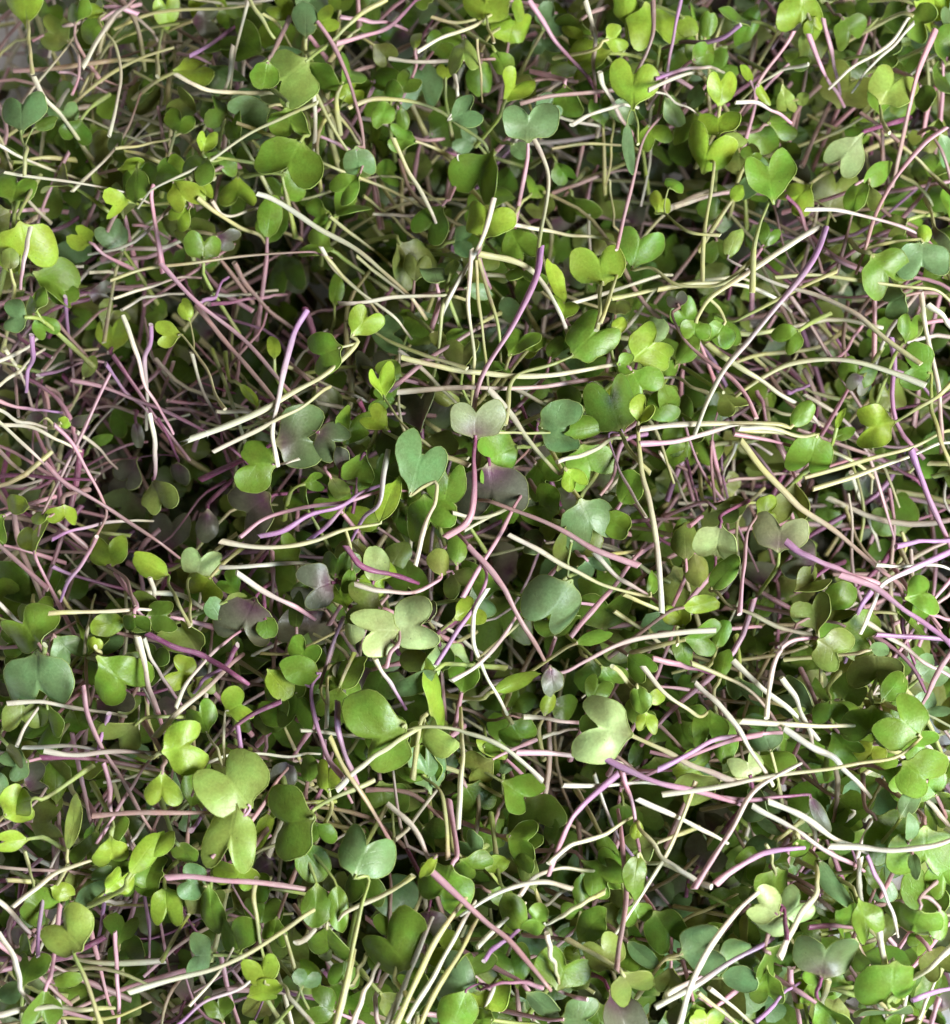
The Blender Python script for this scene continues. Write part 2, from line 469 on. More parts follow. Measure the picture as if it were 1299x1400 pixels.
# ------------------------------------------------------------------ the sprouts that show, one line each
# s<start level><end level> colours width  x y ...  / leaf kind, colour, x, y, width, direction   @ label | short reference
SPROUTS = """
T 0 0
s76 WY 16 1105 -10 1040 260 1012 480 1015 620 1045 780 / h l 1055 848 150 -90 @ olive lime heart-shaped leaf hanging from a long thin cream stem | the hanging heart-shaped leaf
s98 YW 24 1410 455 1280 508 1130 590 930 710 690 832 @ long cream stem slanting down to the left across the upper left leaves | the long slanting cream stem
s87 W 20 20 765 200 795 400 825 540 850
s76 WB 20 320 850 480 690 570 560 640 410 / o d 650 385 60 60 L1.5
s98 YB 24 490 1245 640 1195 850 1170 1100 1135 1360 1118 @ pale yellow stem lying nearly level above the dark hollow on the left | the level pale yellow stem
s65 W 20 395 1210 480 1212 560 1215
s87 WY 22 485 605 520 460 535 320 520 220 475 160 440 90 / o l 410 48 60 175 L1.9
s87 WB 30 365 300 440 170 500 90 580 10
s86 WY 26 150 340 200 440 260 500 330 600 390 680
s65 W 28 215 530 270 450 330 360
s76 PW 22 320 420 350 330 350 250 320 190 / h o 250 155 150 150
s65 PB 20 260 320 330 330 430 390 560 460
s65 B 18 370 300 450 350 600 410
s88 YG 24 110 780 105 690 102 580 / h b 95 500 195 90 , o d 200 550 60 20 L1.8 @ bluish green leaf pair upright on a short stem near the left edge | the upright bluish leaf pair
s76 WY 22 -10 640 120 710 350 795
s87 Y 22 145 330 130 200 125 90 / h l 110 20 190 90
l6 k g 215 50 130 80
l7 h g 340 60 120 90
s76 YG 22 700 340 705 220 720 130 / h l 740 60 110 90 L1.4
l6 k l 920 20 150 -80 , k g 1010 60 120 -60
l5 k d 540 150 150 60
l5 k d 430 220 160 -90
s76 VM 24 840 250 930 200 1060 120 / o p 1090 150 90 -60 L1.3
s87 WY 24 780 330 860 375 960 405 1240 410
s65 W 20 1085 265 1070 370 1050 470
s76 WY 22 1035 200 1000 370 930 540 890 600
l7 k d 965 490 130 160
l6 k b 1120 500 180 200
l8 r g 1180 335 125 -100 @ glossy bright green round leaf tucked behind cream stems, upper left | the glossy round leaf
l8 k g 880 735 150 215 , h l 910 640 100 80
l7 o l 910 840 70 -90 L1.6
l7 f l 800 860 150 -60 , h l 805 955 110 220
l7 k g 700 770 190 80
l7 o g 605 820 110 -90 L1.3
s76 Y 22 510 660 650 640 800 590 910 540
l6 o o 450 660 120 80 L1.5
l7 h l 520 905 115 200
l8 k l 110 1090 270 -80
l8 o o 45 1150 85 90 L1.3
l7 k g 70 830 190 80
s99 WP 28 135 1010 115 1110 95 1230 @ short cream pink stem standing over green leaves at the left edge | the short stem at the left edge
l7 k g 240 1255 200 -20
l7 k l 370 1060 130 150
l8 k g 905 1095 155 90 @ small glossy green butterfly-shaped leaf just above the level yellow stem | the small butterfly-shaped leaf
l6 h d 890 1225 120 -90
s76 Y 24 880 880 960 950 1060 1010 1150 1040 / o g 1205 985 140 75 L1.4
s65 B 24 1000 600 985 760 950 900
s76 W 24 940 890 990 955 1080 945 1180 920
s65 PB 18 590 1000 700 1010 790 1090
l5 k d 660 470 140 40
l5 k d 780 560 140 -40
l5 k d 360 900 180 -40
l5 h g 130 930 140 -90
l5 k d 680 330 160 20
T 300 0
s98 YG 32 740 0 600 90 480 190 375 275 / k y 305 335 300 222 @ large pale lime leaf with pointed tips on a thick yellow-green stem | the pointed pale lime leaf
s87 YG 22 130 -10 190 90 235 160 260 215 / o b 270 240 80 0 L2
s76 Y 18 190 60 270 120 360 265
s98 PB 30 435 95 500 190 560 310 610 460 640 640 / k b 615 712 155 95 , h g 572 822 145 225 @ green leaf pair at the foot of a thick pinkish brown stem, upper middle | the leaf pair under the brown stem
s87 PM 26 520 195 640 160 760 105 860 10
s87 P 24 535 75 640 90 730 100
l7 o g 440 345 115 -70 L1.3
l7 h g 320 430 120 60
l7 k b 150 500 180 200
l8 k g 315 545 170 -80
l7 k g 580 325 140 60
l6 k g 690 320 130 60 , h g 640 395 120 220
l6 k l 540 410 120 -60
l7 o b 385 80 110 90 L1.6
l7 k l 475 90 120 20
l6 k g 540 15 120 80
l7 o g 770 400 85 80 L1.2 , h g 828 370 110 60
l7 o g 730 500 100 -100 L1.2 , o g 815 530 60 -80 L1.8
s87 YG 24 570 480 680 440 800 445 920 480 1050 560 1170 630 1200 690 / f g 1165 765 220 235 @ arching pale green stem ending in a folded green leaf, upper middle | the arching stem's folded leaf
s77 WB 24 755 260 880 270 1030 275 1210 262
l8 h y 1085 225 130 -90 L1.2
l7 h l 1005 315 90 90
l7 r g 1160 340 120 -90
l7 o g 1250 280 85 -60 L1.4
s87 YG 20 1220 190 1195 120 1185 70 / k l 1180 25 195 85
s87 WY 22 880 230 1000 165 1110 120 1180 80
s76 Y 20 940 75 1050 100 1180 85 1300 70
l7 o l 870 170 50 90 L2.6
s98 Y 18 1145 170 1150 240 1155 310
s99 W 26 1045 335 1055 400 1064 450 / h b 1085 505 150 200
l6 k b 1095 620 130 160
s87 YW 24 770 610 840 760 900 860 935 930 @ straight pale yellow stem with a blunt cut end above a dark gap, upper middle | the blunt straight yellow stem
s76 Y 24 75 545 230 605 400 690 560 760 740 835 930 940
l8 k g 320 712 275 245 @ broad smooth green kidney-shaped leaf left of the brown stem, upper middle | the broad kidney-shaped leaf
l6 h g 745 760 115 10 L1.2
l5 k d 740 660 120 60
s98 WY 28 165 860 230 880 350 950 480 1035 630 1130 720 1200 840 1310 @ thick cream stem running down to the right below the broad kidney leaf | the thick diagonal cream stem
s87 WY 22 450 1095 500 1180 560 1240 640 1310
l7 f g 565 915 150 40 , k g 440 960 130 200
l7 k g 440 1090 140 160
l6 k d 455 1165 110 -90
l7 o g 225 970 110 80 L1.7
l6 k d 280 1190 190 -80
l5 k d 275 835 130 90
l5 k d 400 870 120 -90
s75 WP 34 1065 700 1040 800 1010 890
l7 h d 945 990 160 240 L1.2
l6 k o 845 1160 180 -60 L1.0
l8 r b 955 1210 115 100
l8 o y 1030 1190 70 80 L1.2
l7 k b 1080 1070 130 0
s98 W 28 1220 880 1190 980 1150 1090 1110 1180 1030 1310 @ cream stem whose cut end crosses a small lime leaf pair | the stem across the lime pair
l8 k l 1178 985 195 80
s65 MP 26 970 680 1060 695 1140 730
s65 W 20 680 950 800 955 910 955
s76 Y 20 490 960 560 1020 670 1100
s65 Y 20 640 870 760 960 880 1080
s76 W 24 420 400 425 530 420 670
s76 Y 26 430 420 500 560 580 680
s65 Y 18 520 500 580 580 620 640
l5 k d 1000 560 200 30
l5 k d 590 1020 160 -30
T 600 0
l9 k b 398 545 228 88 @ bluish green kidney leaf, smooth and flat, upper middle above the curved stem | the flat bluish kidney leaf
s98 WG 26 415 605 450 680 485 790 475 920 440 1130 @ curved pale stem hooking down from the flat bluish kidney leaf | the hooked pale stem
l8 k l 330 395 160 60
s98 G 18 885 640 880 560 865 470 / h l 862 380 225 90 , o b 838 660 60 -90 L4.2 @ pale green leaf with two pointed corners above a narrow hanging leaf | the two-cornered pale leaf
s97 PB 24 790 1110 830 930 880 720 920 600 975 530 @ long brownish pink stem rising steeply right of the narrow hanging leaf | the steep brownish pink stem
s87 VB 24 1075 0 1045 150 1010 330 990 430
s87 WB 26 650 0 680 180 690 310
s97 WB 28 715 320 740 410 810 520
s98 B 26 950 0 950 160 880 310
l7 k l 945 100 240 -70 , r l 1105 115 100 -60
l7 o g 1195 105 70 80 L1.8 , h g 1150 60 110 80
l7 h l 830 40 120 90 L1.3
l8 k l 780 170 120 20
l7 o l 600 150 45 170 L2.4
s97 PM 28 400 0 470 100 530 200 640 320 @ straight pink to violet stem slanting down right near the top centre | the pink-violet top stem
l6 k d 370 230 150 -80
l6 k d 490 210 160 40
l5 k d 560 290 150 -60
l6 k g 1000 190 150 80
l6 h g 825 290 95 0
l7 o l 360 40 70 -80 L1.6
l7 o l 300 110 40 20 L2
s87 B 26 360 460 500 430 650 405 770 400
s76 WB 24 400 450 470 410 540 360
s98 W 24 590 555 670 510 800 470
l7 o g 570 470 110 -80 L1.5
s98 VW 28 960 350 1060 320 1180 300
s98 W 24 930 400 1010 360 1100 330
l7 o b 1050 495 90 -55 L1.7
s88 W 16 920 405 1000 415 1060 460 1115 480
s76 Y 20 500 660 640 640 810 645
l7 f g 545 760 110 -60
l7 o b 365 670 80 -40 L1.4
l5 k d 730 700 150 60
s98 Y 28 1400 1150 1290 1235 1160 1262 1040 1245 940 1190 / h g 885 1105 205 75 L.9 @ upright mid green leaf with a straight right edge on a curving stem | the straight-edged green leaf
s98 YG 20 1250 1045 1130 1035 1060 1000 1005 950 / h l 985 905 110 60 , r g 1045 815 80 45
s76 WP 26 1040 920 1150 885 1300 855
s87 YG 24 330 980 360 910 410 860 / f g 425 835 110 60
l6 k d 600 930 170 -80
l6 k o 450 930 130 120
s87 WY 22 270 990 430 1010 570 1045 700 1055
l7 h g 350 1080 185 -60
l6 o o 730 1080 80 60 L1.6
s76 Y 16 760 800 765 930 780 1000
s65 B 22 500 860 650 800 810 760
s65 B 24 640 640 620 740 590 830
l6 o g 200 880 120 30 L1.6
s66 Y 16 770 480 770 600 745 780
l5 k d 960 640 170 30
l5 k d 1090 640 180 -30
T 899 0
s98 YG 30 420 1300 425 1110 455 1000 495 890 / h g 497 795 238 95 @ mid green heart-shaped leaf on a tall pale stem, upper right | the upright heart-shaped leaf
s98 YG 26 1030 590 1000 540 965 460 / k y 1035 385 195 60 L.9 @ pale lime notched leaf on a short stem near the right edge, upper right | the pale notched leaf
l8 h w 850 665 175 -130 @ pale grey green two-lobed leaf over dark leaves, upper right | the pale grey leaf
s97 PB 30 1235 130 1160 340 1100 520 1070 690 @ long dusty pink stem running steeply down the upper right | the long dusty pink stem
s98 PB 24 1285 565 1180 640 1060 790 970 950 930 1080 @ pink stem bending down to the left below the long dusty pink stem | the bending pink stem
s98 W 24 1115 80 1030 190 870 300
s98 W 20 1140 100 1050 190 955 295
s87 P 26 735 80 760 190 780 290
s87 P 26 670 150 720 280 765 370
s87 PB 24 605 140 540 250 450 370 410 430
s87 WY 22 670 285 560 310 460 370
s97 VB 28 370 110 310 150 240 180 130 190
l8 h l 640 45 220 -90 , k l 690 110 90 -60
l7 k g 850 130 160 -60
l6 k d 950 40 130 80
l6 k d 1050 70 170 20
l7 k g 1170 90 140 -30
l6 r g 1270 200 110 0
l5 k d 1080 220 150 60
l6 k g 290 300 150 40
l7 k g 200 250 130 20
l8 h l 285 410 140 85
l7 o b 170 430 80 35 L1.5
l8 k l 270 545 160 90 , o y 330 628 70 12 L1.9 @ lime butterfly-shaped leaf with a small dark bud at its base | the lime leaf with a bud
s98 Y 24 200 1250 205 1040 240 840 250 715 / k l 215 692 190 90 t55
l7 k g 415 690 90 60
l6 r g 460 610 130 -40
l7 h g 550 545 140 10
l8 o l 395 325 45 115 L2.3 , o l 465 415 45 -50 L2.1
s98 WP 26 345 455 440 455 505 490
l7 h y 565 440 95 -80 L1.3
l7 r y 642 442 58 0
l6 k o 850 390 260 70
l6 k o 790 850 240 75
l7 o g 980 770 90 25 L2
l5 k o 750 620 120 90
l6 k d 575 690 140 -60
s98 WP 26 655 930 790 930 920 960 1070 1000 1160 1040 @ cream pink stem lying level with a blunt left end, right of the heart leaf | the level cream pink stem
s76 MB 24 570 870 630 930 660 1020 690 1090
l7 h d 495 1050 110 60
l6 k d 270 1110 140 -80
l8 k g 1005 1195 215 -50 , k b 1175 1150 230 -95 @ large bluish green leaf pair at the right edge, upper right | the large bluish pair at right edge
l8 o l 1185 1045 60 90 L1.5
l7 o b 1285 660 90 -60 L1.6
l6 k g 1240 740 150 60
s76 B 28 900 500 1050 620 1290 850
s76 Y 24 1070 640 1150 700 1210 760 1290 840
s66 Y 24 1080 780 1140 820 1200 870
s65 B 26 640 740 700 600 770 450
s76 P 28 740 1115 820 1165 910 1205
s65 W 22 60 915 240 860 420 835
l5 k d 260 950 180 60
s66 B 26 960 900 1040 960 1150 1010
l5 k d 460 1050 160 -60
s66 YW 22 750 1090 900 1060 1060 1060
l6 k g 900 560 160 150
T 0 350
s97 PB 28 715 35 860 180 1000 310 1150 460 1290 600 1350 660 @ long pinkish stem slanting down to the right above the frayed stem end | the long pinkish diagonal stem
s87 B 28 870 210 960 330 1080 470 1210 630
s98 WP 28 545 265 600 410 650 540 710 665 @ straight whitish pink stem leaning over the purple knot of stems | the whitish leaning stem
s97 VW 32 670 305 675 380 650 480 655 640 @ short lavender stem with a bent top beside the whitish leaning stem | the short lavender stem
s87 PM 26 315 550 450 580 600 640 740 690 900 770 1020 850
s87 VP 26 470 480 530 560 640 680
s87 MP 24 500 440 600 580 680 700 760 800
s98 WM 28 665 700 685 820 680 980 / h o 700 1060 165 -70
s87 M 18 700 720 740 800 790 890 / r p 795 965 100 -90 , h p 580 960 150 -120
l7 o p 610 790 60 -85 L2
s76 M 20 480 430 500 405 / h l 500 365 150 85 @ small lime two-lobed leaf pair left of the whitish leaning stem | the small lime left pair
l6 h o 490 270 130 60
l8 k b 70 272 140 180 , k g 150 200 140 110 , h g 190 310 120 -60 @ cluster of four rounded green lobes near the left edge, upper left | the four-lobed green cluster
l7 k g 265 125 180 15
l7 o o 400 495 60 55 L2
s98 Y 20 1000 680 960 620 920 530 860 420 805 365 / h l 750 352 120 180 , o l 825 240 70 110 L1.4 @ lime leaf pair on a thin drooping yellow stem below the long pinkish stem | the drooping lime pair
s99 WY 44 840 815 1000 755 1170 685 1300 610 1420 545 1520 460 1590 380 / h l 1610 300 160 50 , k g 1450 430 190 200 @ thick cream stem with a frayed torn end and lime leaves at its top | the frayed cream stem
s99 WY 30 945 870 1080 800 1240 725 1330 680 1430 600 @ cream stem with a clean cut end just under the frayed stem | the clean-cut cream stem
s98 WP 16 1330 900 1270 918 1215 915 / k g 1140 925 225 180 @ olive green kidney leaf with a whitish pink petiole on its right side | the olive kidney leaf
l7 k p 1120 1115 240 210
s98 PB 26 490 520 400 700 330 860 265 1000 200 1120 @ dusty pink stem leaning right across the left side, crossing several others | the leaning dusty pink stem
s98 PB 28 200 920 280 1000 400 1080 520 1150 690 1260
s97 PB 26 240 750 320 830 400 960 450 1080 470 1150 430 1240
s87 WP 24 -10 730 150 880 230 960
s87 W 26 -10 470 60 440 130 400
s87 W 26 -10 580 60 530 130 470
s76 WB 26 20 410 80 500 125 610
s76 B 24 190 510 290 390 430 260
s76 VB 24 290 180 300 300 325 520
s76 B 24 250 290 350 410 420 500
s76 VB 22 170 530 280 495 400 460
s98 V 30 140 350 145 410 150 480
s87 PV 26 -10 640 80 670 150 690
s98 W 24 -10 680 30 700 75 725
s87 W 22 0 750 140 760 240 810
s87 VW 22 230 1260 330 1210 450 1190 560 1180
s76 WB 22 340 780 430 850 520 940
s76 WB 24 850 430 890 560 950 690
s65 B 24 770 470 740 560 710 640
s76 WP 24 960 690 1080 700 1200 720
s87 WB 24 500 190 640 145 780 100
s76 W 22 540 240 620 190 710 180
s76 MP 26 930 215 1040 205 1180 190
s76 B 28 1040 30 1090 120 1180 230 1270 300
s87 V 26 890 210 920 180 960 145
l8 r l 282 740 46 0 , o p 140 715 60 175 L2.4 , o p 350 735 50 5 L2
l8 k l 285 1150 115 -80 , o l 170 1155 50 180 L2.2
l7 k l 140 1245 165 110
l7 o l 60 1100 90 170 L1.8
l7 o g 440 825 50 20 L3
l6 h d 540 720 150 -50
l6 r o 850 860 110 0
l7 o p 920 1190 95 -90 L1.3
l6 k d 1040 620 160 120
l7 o l 1110 610 50 -40 L2.6
l6 h p 445 165 115 0
l6 h p 760 1235 175 90
s65 B 20 270 700 380 600 480 500
s65 P 22 620 590 700 510 760 400
s65 B 20 740 650 850 580 950 520
s65 P 20 740 640 880 650 990 660
s65 P 22 1050 560 1080 430 1120 310
s65 PB 22 740 680 850 680 960 730 1020 790
s65 W 18 90 1060 150 1020 210 980
s65 B 22 150 1140 190 1060 230 990
l5 k d 830 510 160 60
l5 h d 1200 560 170 60
l5 k d 360 1000 200 -40
l5 h p 470 980 150 -120
s66 B 22 200 580 260 640 290 710
s66 W 22 940 170 1060 175 1190 155
T 300 350
s99 VW 36 390 240 330 350 285 500 250 650 235 780 250 880 @ bright violet stem fading to white as it curves down, left of centre | the bright violet curved stem
l8 k q 355 812 290 10 , k q 490 810 180 -30 @ large dusky green purple leaf with two lobes below the violet stem | the large dusky leaf
l8 o p 545 900 75 80 L1.7 , h g 630 935 155 -110
l7 o o 530 1040 80 -60 L1.8
l7 r g 410 1000 95 20
s98 P 30 90 1250 200 1170 350 1120 550 1090 720 1045 @ pink violet stem sweeping right below the dusky leaf | the sweeping pink violet stem
s98 V 32 175 1245 280 1220 400 1150 540 1110 620 1060
s87 VP 26 400 1260 470 1200 545 1120
s98 WV 32 750 860 730 960 715 1090 660 1160
s98 WY 32 5 1265 150 1290 300 1295 430 1265 560 1215 690 1165 / o l 745 1090 110 70 L1.8 , o g 575 1440 60 -105 L2 @ long pale yellow stem lying level and ending in a folded lime leaf | the long stem with folded leaf
s98 YG 28 1100 500 900 430 760 380 640 310
s98 YW 32 810 450 950 490 1100 530 1300 545 1530 520 1765 480 / k g 1800 480 95 0 @ long cream stem crossing level through the middle into a green leaf | the level central stem
s87 WP 30 790 605 1000 590 1300 570 1500 555 1690 540
s87 WY 24 800 420 900 500 1000 600 1060 660
s98 YG 22 940 850 820 750 750 660 / h l 715 575 130 110
s98 YG 30 1110 930 1000 890 850 830 735 780 / f l 700 730 130 140
s99 WY 34 870 1375 900 1250 920 1120 950 1000 / h b 880 945 250 75 @ smooth grey green leaf above a straight pale stem with a rough cut foot | the grey green leaf on pale stem
l8 h g 1010 1050 175 75 , k g 930 1150 235 -80
s99 PM 40 1000 1250 1100 1180 1130 1060 1130 930 1130 790 / k u 1138 722 240 90 @ dusty pinkish olive leaf pair on a thick purple stem in the centre | the dusty pinkish leaf pair
s98 WY 28 1120 -30 1105 250 1110 450 1115 640
s87 Y 24 1140 20 1160 250 1185 480
s87 YG 26 1150 10 1200 180 1240 340 1255 470 / k g 1250 505 125 -90 t50
s87 YG 24 1080 70 1010 230 975 400
s98 WY 26 530 210 650 208 800 190 1000 175
s87 YW 24 470 0 560 100 680 190 770 265
s76 YW 24 610 0 700 70 830 170
l7 o g 520 150 80 80 L1.8
l8 o l 240 400 60 95 L2
l6 k p 900 690 190 90
l6 k p 690 510 200 90
l6 k o 960 850 180 -60
s87 PB 28 750 600 900 480 1000 410 1140 325
l7 k o 1080 430 160 90
s76 MV 30 620 640 635 680 650 720
s76 WP 24 430 650 520 670 600 700
s65 P 22 400 260 480 230 570 220
s76 YW 24 300 490 430 550 580 610
l6 k g 860 300 150 60
l5 k d 780 820 200 -60
l5 k d 840 560 200 40
s66 W 20 330 500 360 440 450 350
l6 h o 1160 640 150 -60
s65 MP 24 560 760 640 690 700 620
s65 W 22 760 1020 900 1050 1000 1130
l5 k d 620 1130 160 100
T 600 350
s99 VP 34 455 -40 430 100 340 290 210 500 170 600 155 690 @ violet-tipped pink stem slanting through the centre | the violet-tipped pink stem
s98 YW 32 180 -10 320 20 440 90 530 240
l8 o l 525 115 70 110 L3 , f l 560 230 120 80
s98 Y 32 700 330 715 230 720 130 / k l 715 45 225 100 @ pale green winged leaf on a short thick yellow stem, centre right | the winged pale leaf
s98 Y 24 715 300 740 240 775 130
s98 YG 34 295 750 320 600 380 530 480 490 590 430 / k g 660 372 205 45 L1.0 @ mid green leaf with small dark holes on a bent yellow stem | the leaf with holes
l8 k l 925 410 215 40 , o l 800 310 60 40 L1.6 @ pale green folded leaf just right of the leaf with holes | the folded pale leaf
l7 k g 350 385 150 60
l7 o g 510 410 80 70 L1.3
s87 YW 22 1200 610 1120 575 1045 540 / h g 1015 485 135 60
l8 k g 890 570 190 -60
s98 WV 22 920 1160 850 1040 790 920 755 790 / k d 775 675 230 110 L1.0 , o g 660 768 100 190 L1.6 @ dark green leaf pair with a purple centre on a pale violet stem | the purple-centred dark leaf
s98 YG 22 200 780 350 785 490 785 / k b 540 765 255 0 t40
s99 WY 36 990 1585 975 1300 940 1100 900 960 870 780 / f l 905 695 120 70 @ long yellowish stem hanging down right of centre with a blunt lower end | the long yellowish hanging stem
s98 YG 26 940 965 880 890 810 790
s98 WY 34 525 915 640 875 750 825
s98 WY 30 220 590 330 720 440 860 530 965 / h l 590 980 105 -50 @ cream stem running diagonally into a small lime leaf at centre | the cream stem with small leaf
l6 k g 665 920 220 -70
l6 k g 460 970 180 -60
l7 k g 465 1115 190 160
l8 k b 670 1175 280 -65 , r g 785 1190 140 -30 @ large bluish green kidney leaf with a wavy bright edge at centre | the large bluish kidney leaf
s98 PB 30 890 1375 700 1310 560 1230 400 1150 250 1095 @ brownish pink stem with a splayed pink tip passing under the bluish kidney leaf | the splayed pink stem
s87 WY 28 60 1140 180 1165 300 1120
s76 WY 24 110 1220 200 1170 320 1110
s98 PW 30 890 835 1040 825 1180 790 1290 755
l7 h g 975 670 160 30
l6 k d 1080 760 180 -60
l6 k g 1120 840 210 -90
s65 W 18 980 870 1050 980 1100 1090
s65 MP 22 1100 900 1130 1020 1160 1110
s65 W 22 1210 820 1230 960 1260 1060
l7 r w 950 330 115 60
l7 h g 1140 325 135 60
l6 o p 440 690 90 90 L1.2
l7 k o 1240 1150 150 -60
l7 o g 1095 1240 90 90 L1.6
l8 k w 1235 1275 180 -100 L.9
l7 k g 260 880 200 200 L1.0 @ dark green wavy leaf right of the thick purple stem at centre | the dark wavy leaf
l7 k p 235 1030 290 -85 @ wide grey purple leaf lying level under the dusty pinkish pair | the wide grey purple leaf
s65 W 22 740 1050 810 980 870 930
s65 PB 26 840 1180 950 1170 1060 1165
s76 P 28 1110 1200 1160 1160 1200 1130
s76 WY 24 340 590 440 640 520 670
s65 W 20 750 390 850 300 920 200
s87 YW 26 760 190 900 165 1100 130 1300 95
s76 W 26 590 210 760 160 960 95
l6 k g 260 200 130 60
l5 k d 430 250 160 70
l5 k d 880 230 200 50
l7 o g 850 1030 120 60 L1.4
l6 o p 470 840 110 -60 L1.4
l5 k d 260 650 180 -60
s76 YG 22 130 900 60 890 -60 850
l6 k g 830 1080 160 -30
T 899 350
s99 WY 38 720 -130 600 -60 450 40 330 120 230 190 170 270 / k g 165 330 130 -100 , k g 275 340 140 -120 @ thick cream stem slanting down left to two small green leaves, right side | the thick cream stem at right
s99 VW 38 750 -130 700 0 600 140 470 280 310 470 240 600 185 740 @ long lavender white stem slanting down left across the right side | the long lavender white stem
s87 YW 28 0 150 150 125 330 125 430 145 510 180
s98 YW 32 1170 480 1020 380 870 270 700 180 520 120 400 60 335 5 / o y 335 -55 80 70 L1.7 @ long pale yellow stem sloping down right from a small pale leaf | the sloping yellow stem
s87 Y 24 520 95 700 85 900 110 1100 135 1230 150 1310 210
s87 YG 28 800 65 700 110 560 180 400 260 330 290 / f g 280 330 160 -70
s98 WY 34 1190 575 1050 520 900 470 750 455 600 475 480 530 390 590 @ arched pale stem bowing over dark stems on the right | the arched pale stem
l8 h y 325 650 135 -60
s98 YW 30 220 390 320 470 470 560 640 670
s98 PB 32 440 720 400 630 330 550 230 470 120 370 65 260 / k p 85 200 85 110 @ brown to pink curved stem with a small purple leaf, right of centre | the brown-pink curved stem
s76 B 30 590 180 680 310 780 480 890 650
s65 B 26 540 210 600 330 640 420
s65 B 32 650 500 700 620 740 720
s65 PB 32 960 140 970 300 970 420 950 660
s98 YG 28 1310 950 1240 760 1215 680 1215 570 / k g 1150 500 185 160
l6 k o 1030 620 190 100
s98 YG 28 1310 560 1240 630 1150 680 1060 720 / k l 970 755 205 190 @ pale lime round leaf with a tiny dark hole near the right edge | the lime leaf with tiny hole
l7 h g 1125 330 125 60
s98 W 38 1200 215 1260 260 1320 330
s87 WB 28 1170 165 1200 330 1230 530 1260 740
s98 WY 36 360 765 480 770 640 800 / k g 690 880 195 -100 L.9 @ green leaf with a sharp lower point on a level cream stem, right | the green leaf with sharp point
s98 WY 36 -80 770 80 750 300 742 520 745 600 735 / o g 640 705 80 50 L1.8 @ level cream stem ending in a small upturned green leaf, right | the level stem with upturned leaf
s98 YW 28 690 1035 850 985 1000 930 1120 890 1230 840
s87 Y 28 650 985 850 930 1000 890 1140 850 1250 790
s98 YB 34 370 820 480 960 620 1080 760 1190 900 1310 1000 1400 1070 1460 / f g 1170 1500 160 20 @ long yellow stem sloping down right past the dark hollow at right | the long yellow sloping stem
l7 k o 610 1090 180 -90
s98 VP 38 1125 860 1180 1010 1230 1140 1290 1260 @ straight violet pink stem over the dark hollow at the right edge | the violet pink stem at right
l6 k d 1060 1160 220 110
s98 PB 30 365 1590 380 1400 400 1230 435 1165 / k l 485 1138 135 15
l8 k u 545 1228 215 90 @ pale pinkish grey two-lobed leaf below the long yellow sloping stem | the pale pinkish leaf
s65 PB 28 240 820 270 950 290 1090
s65 W 20 350 830 310 940 290 1020
s87 Y 28 360 770 550 790 740 840 880 920
s76 B 24 620 770 800 830 970 890
s65 W 28 860 960 900 1080 950 1200
s76 YG 24 330 1110 430 1095 540 1080
l8 o l 810 720 30 70 L4
l7 o g 830 790 60 20 L1.8
l7 k o 290 1150 150 -40
s87 PM 28 340 790 480 815 620 850
l6 k g 480 630 140 60
l6 k d 140 740 190 80
l6 k g 140 860 190 -80
s65 P 24 720 380 800 450 900 320
s65 Y 20 430 450 500 510 580 580
s66 V 30 570 605 600 600 640 585
s66 P 30 440 600 455 640 470 680
s66 PB 26 510 760 550 870 610 980
s66 PM 26 940 880 1040 930 1140 985
l6 o g 1190 930 100 10 L1.3
l5 k d 1080 1000 180 50
l5 k d 540 420 170 -50
s66 B 22 310 1000 420 980 620 970
s66 YW 24 440 670 560 690 700 740
T 0 700
s87 B 22 600 420 560 300 480 240 / k l 485 183 172 -85 @ vivid lime butterfly-shaped leaf over pink stems on the left | the vivid lime butterfly leaf
s98 YG 22 845 510 790 400 750 320 / o l 665 235 105 150 L1.8
l8 k g 130 525 230 130 , h b 290 600 150 -50
s98 G 28 200 590 190 640 185 660 / k b 165 742 325 -90 @ very large bluish green two-lobed leaf by the left edge, lower left | the very large two-lobed leaf
s98 Y 24 425 600 440 640 / h g 520 735 265 -50 , r l 425 590 60 90 @ large plain green leaf right of the two-lobed one, lower left | the large plain green leaf
l7 o l 480 500 105 190 L1.5
l8 k d 600 500 130 -90 , k d 710 460 150 10
s98 YW 24 215 450 400 435 590 430
s98 PB 30 370 770 390 900 450 1040 540 1180 620 1330 @ dusty brown stem bending down right across the level pink stems, lower left | the bending dusty brown stem
s98 WB 28 195 1060 350 1075 560 1080 650 1075 @ cream brown stem lying level, lower left, above a pink one | the level cream brown stem
s87 WB 24 100 1045 300 1040 430 1060 560 1095
s87 MB 26 180 1090 350 1090 500 1110 620 1130
s98 WP 32 610 550 650 680 690 850
s87 WP 22 640 560 680 670 740 760
s99 M 34 655 540 780 600 920 650 1060 735 @ magenta purple stem slanting gently down right, left of centre | the magenta purple stem
s98 MV 38 1055 590 1000 670 940 720
s98 WP 28 780 870 830 760 920 650 1000 580
s98 WB 32 690 1000 790 890 900 800 1000 700
l7 k o 835 550 205 120
l7 k l 805 710 160 150 , h o 885 770 120 -60
s87 YG 22 850 500 840 400 835 300 / k w 890 225 175 -100 @ pale grey two-lobed leaf on a thin stem, left of centre | the pale grey two-lobed leaf
l8 k p 1090 475 265 -115 , r g 1185 512 95 -80 @ dusky blue purple leaf beside a small curled green one | the dusky blue purple leaf
l8 o b 955 430 90 120 L1.3
l8 o o 1050 390 80 10 L1.3
l8 h o 550 990 175 -140
l9 k l 806 1043 232 15 @ smooth lime kidney-shaped leaf standing on edge, lower left | the lime kidney-shaped leaf
l9 h l 720 1222 150 -90 @ small lime heart-shaped leaf below the lime kidney one, lower left | the small lime heart leaf
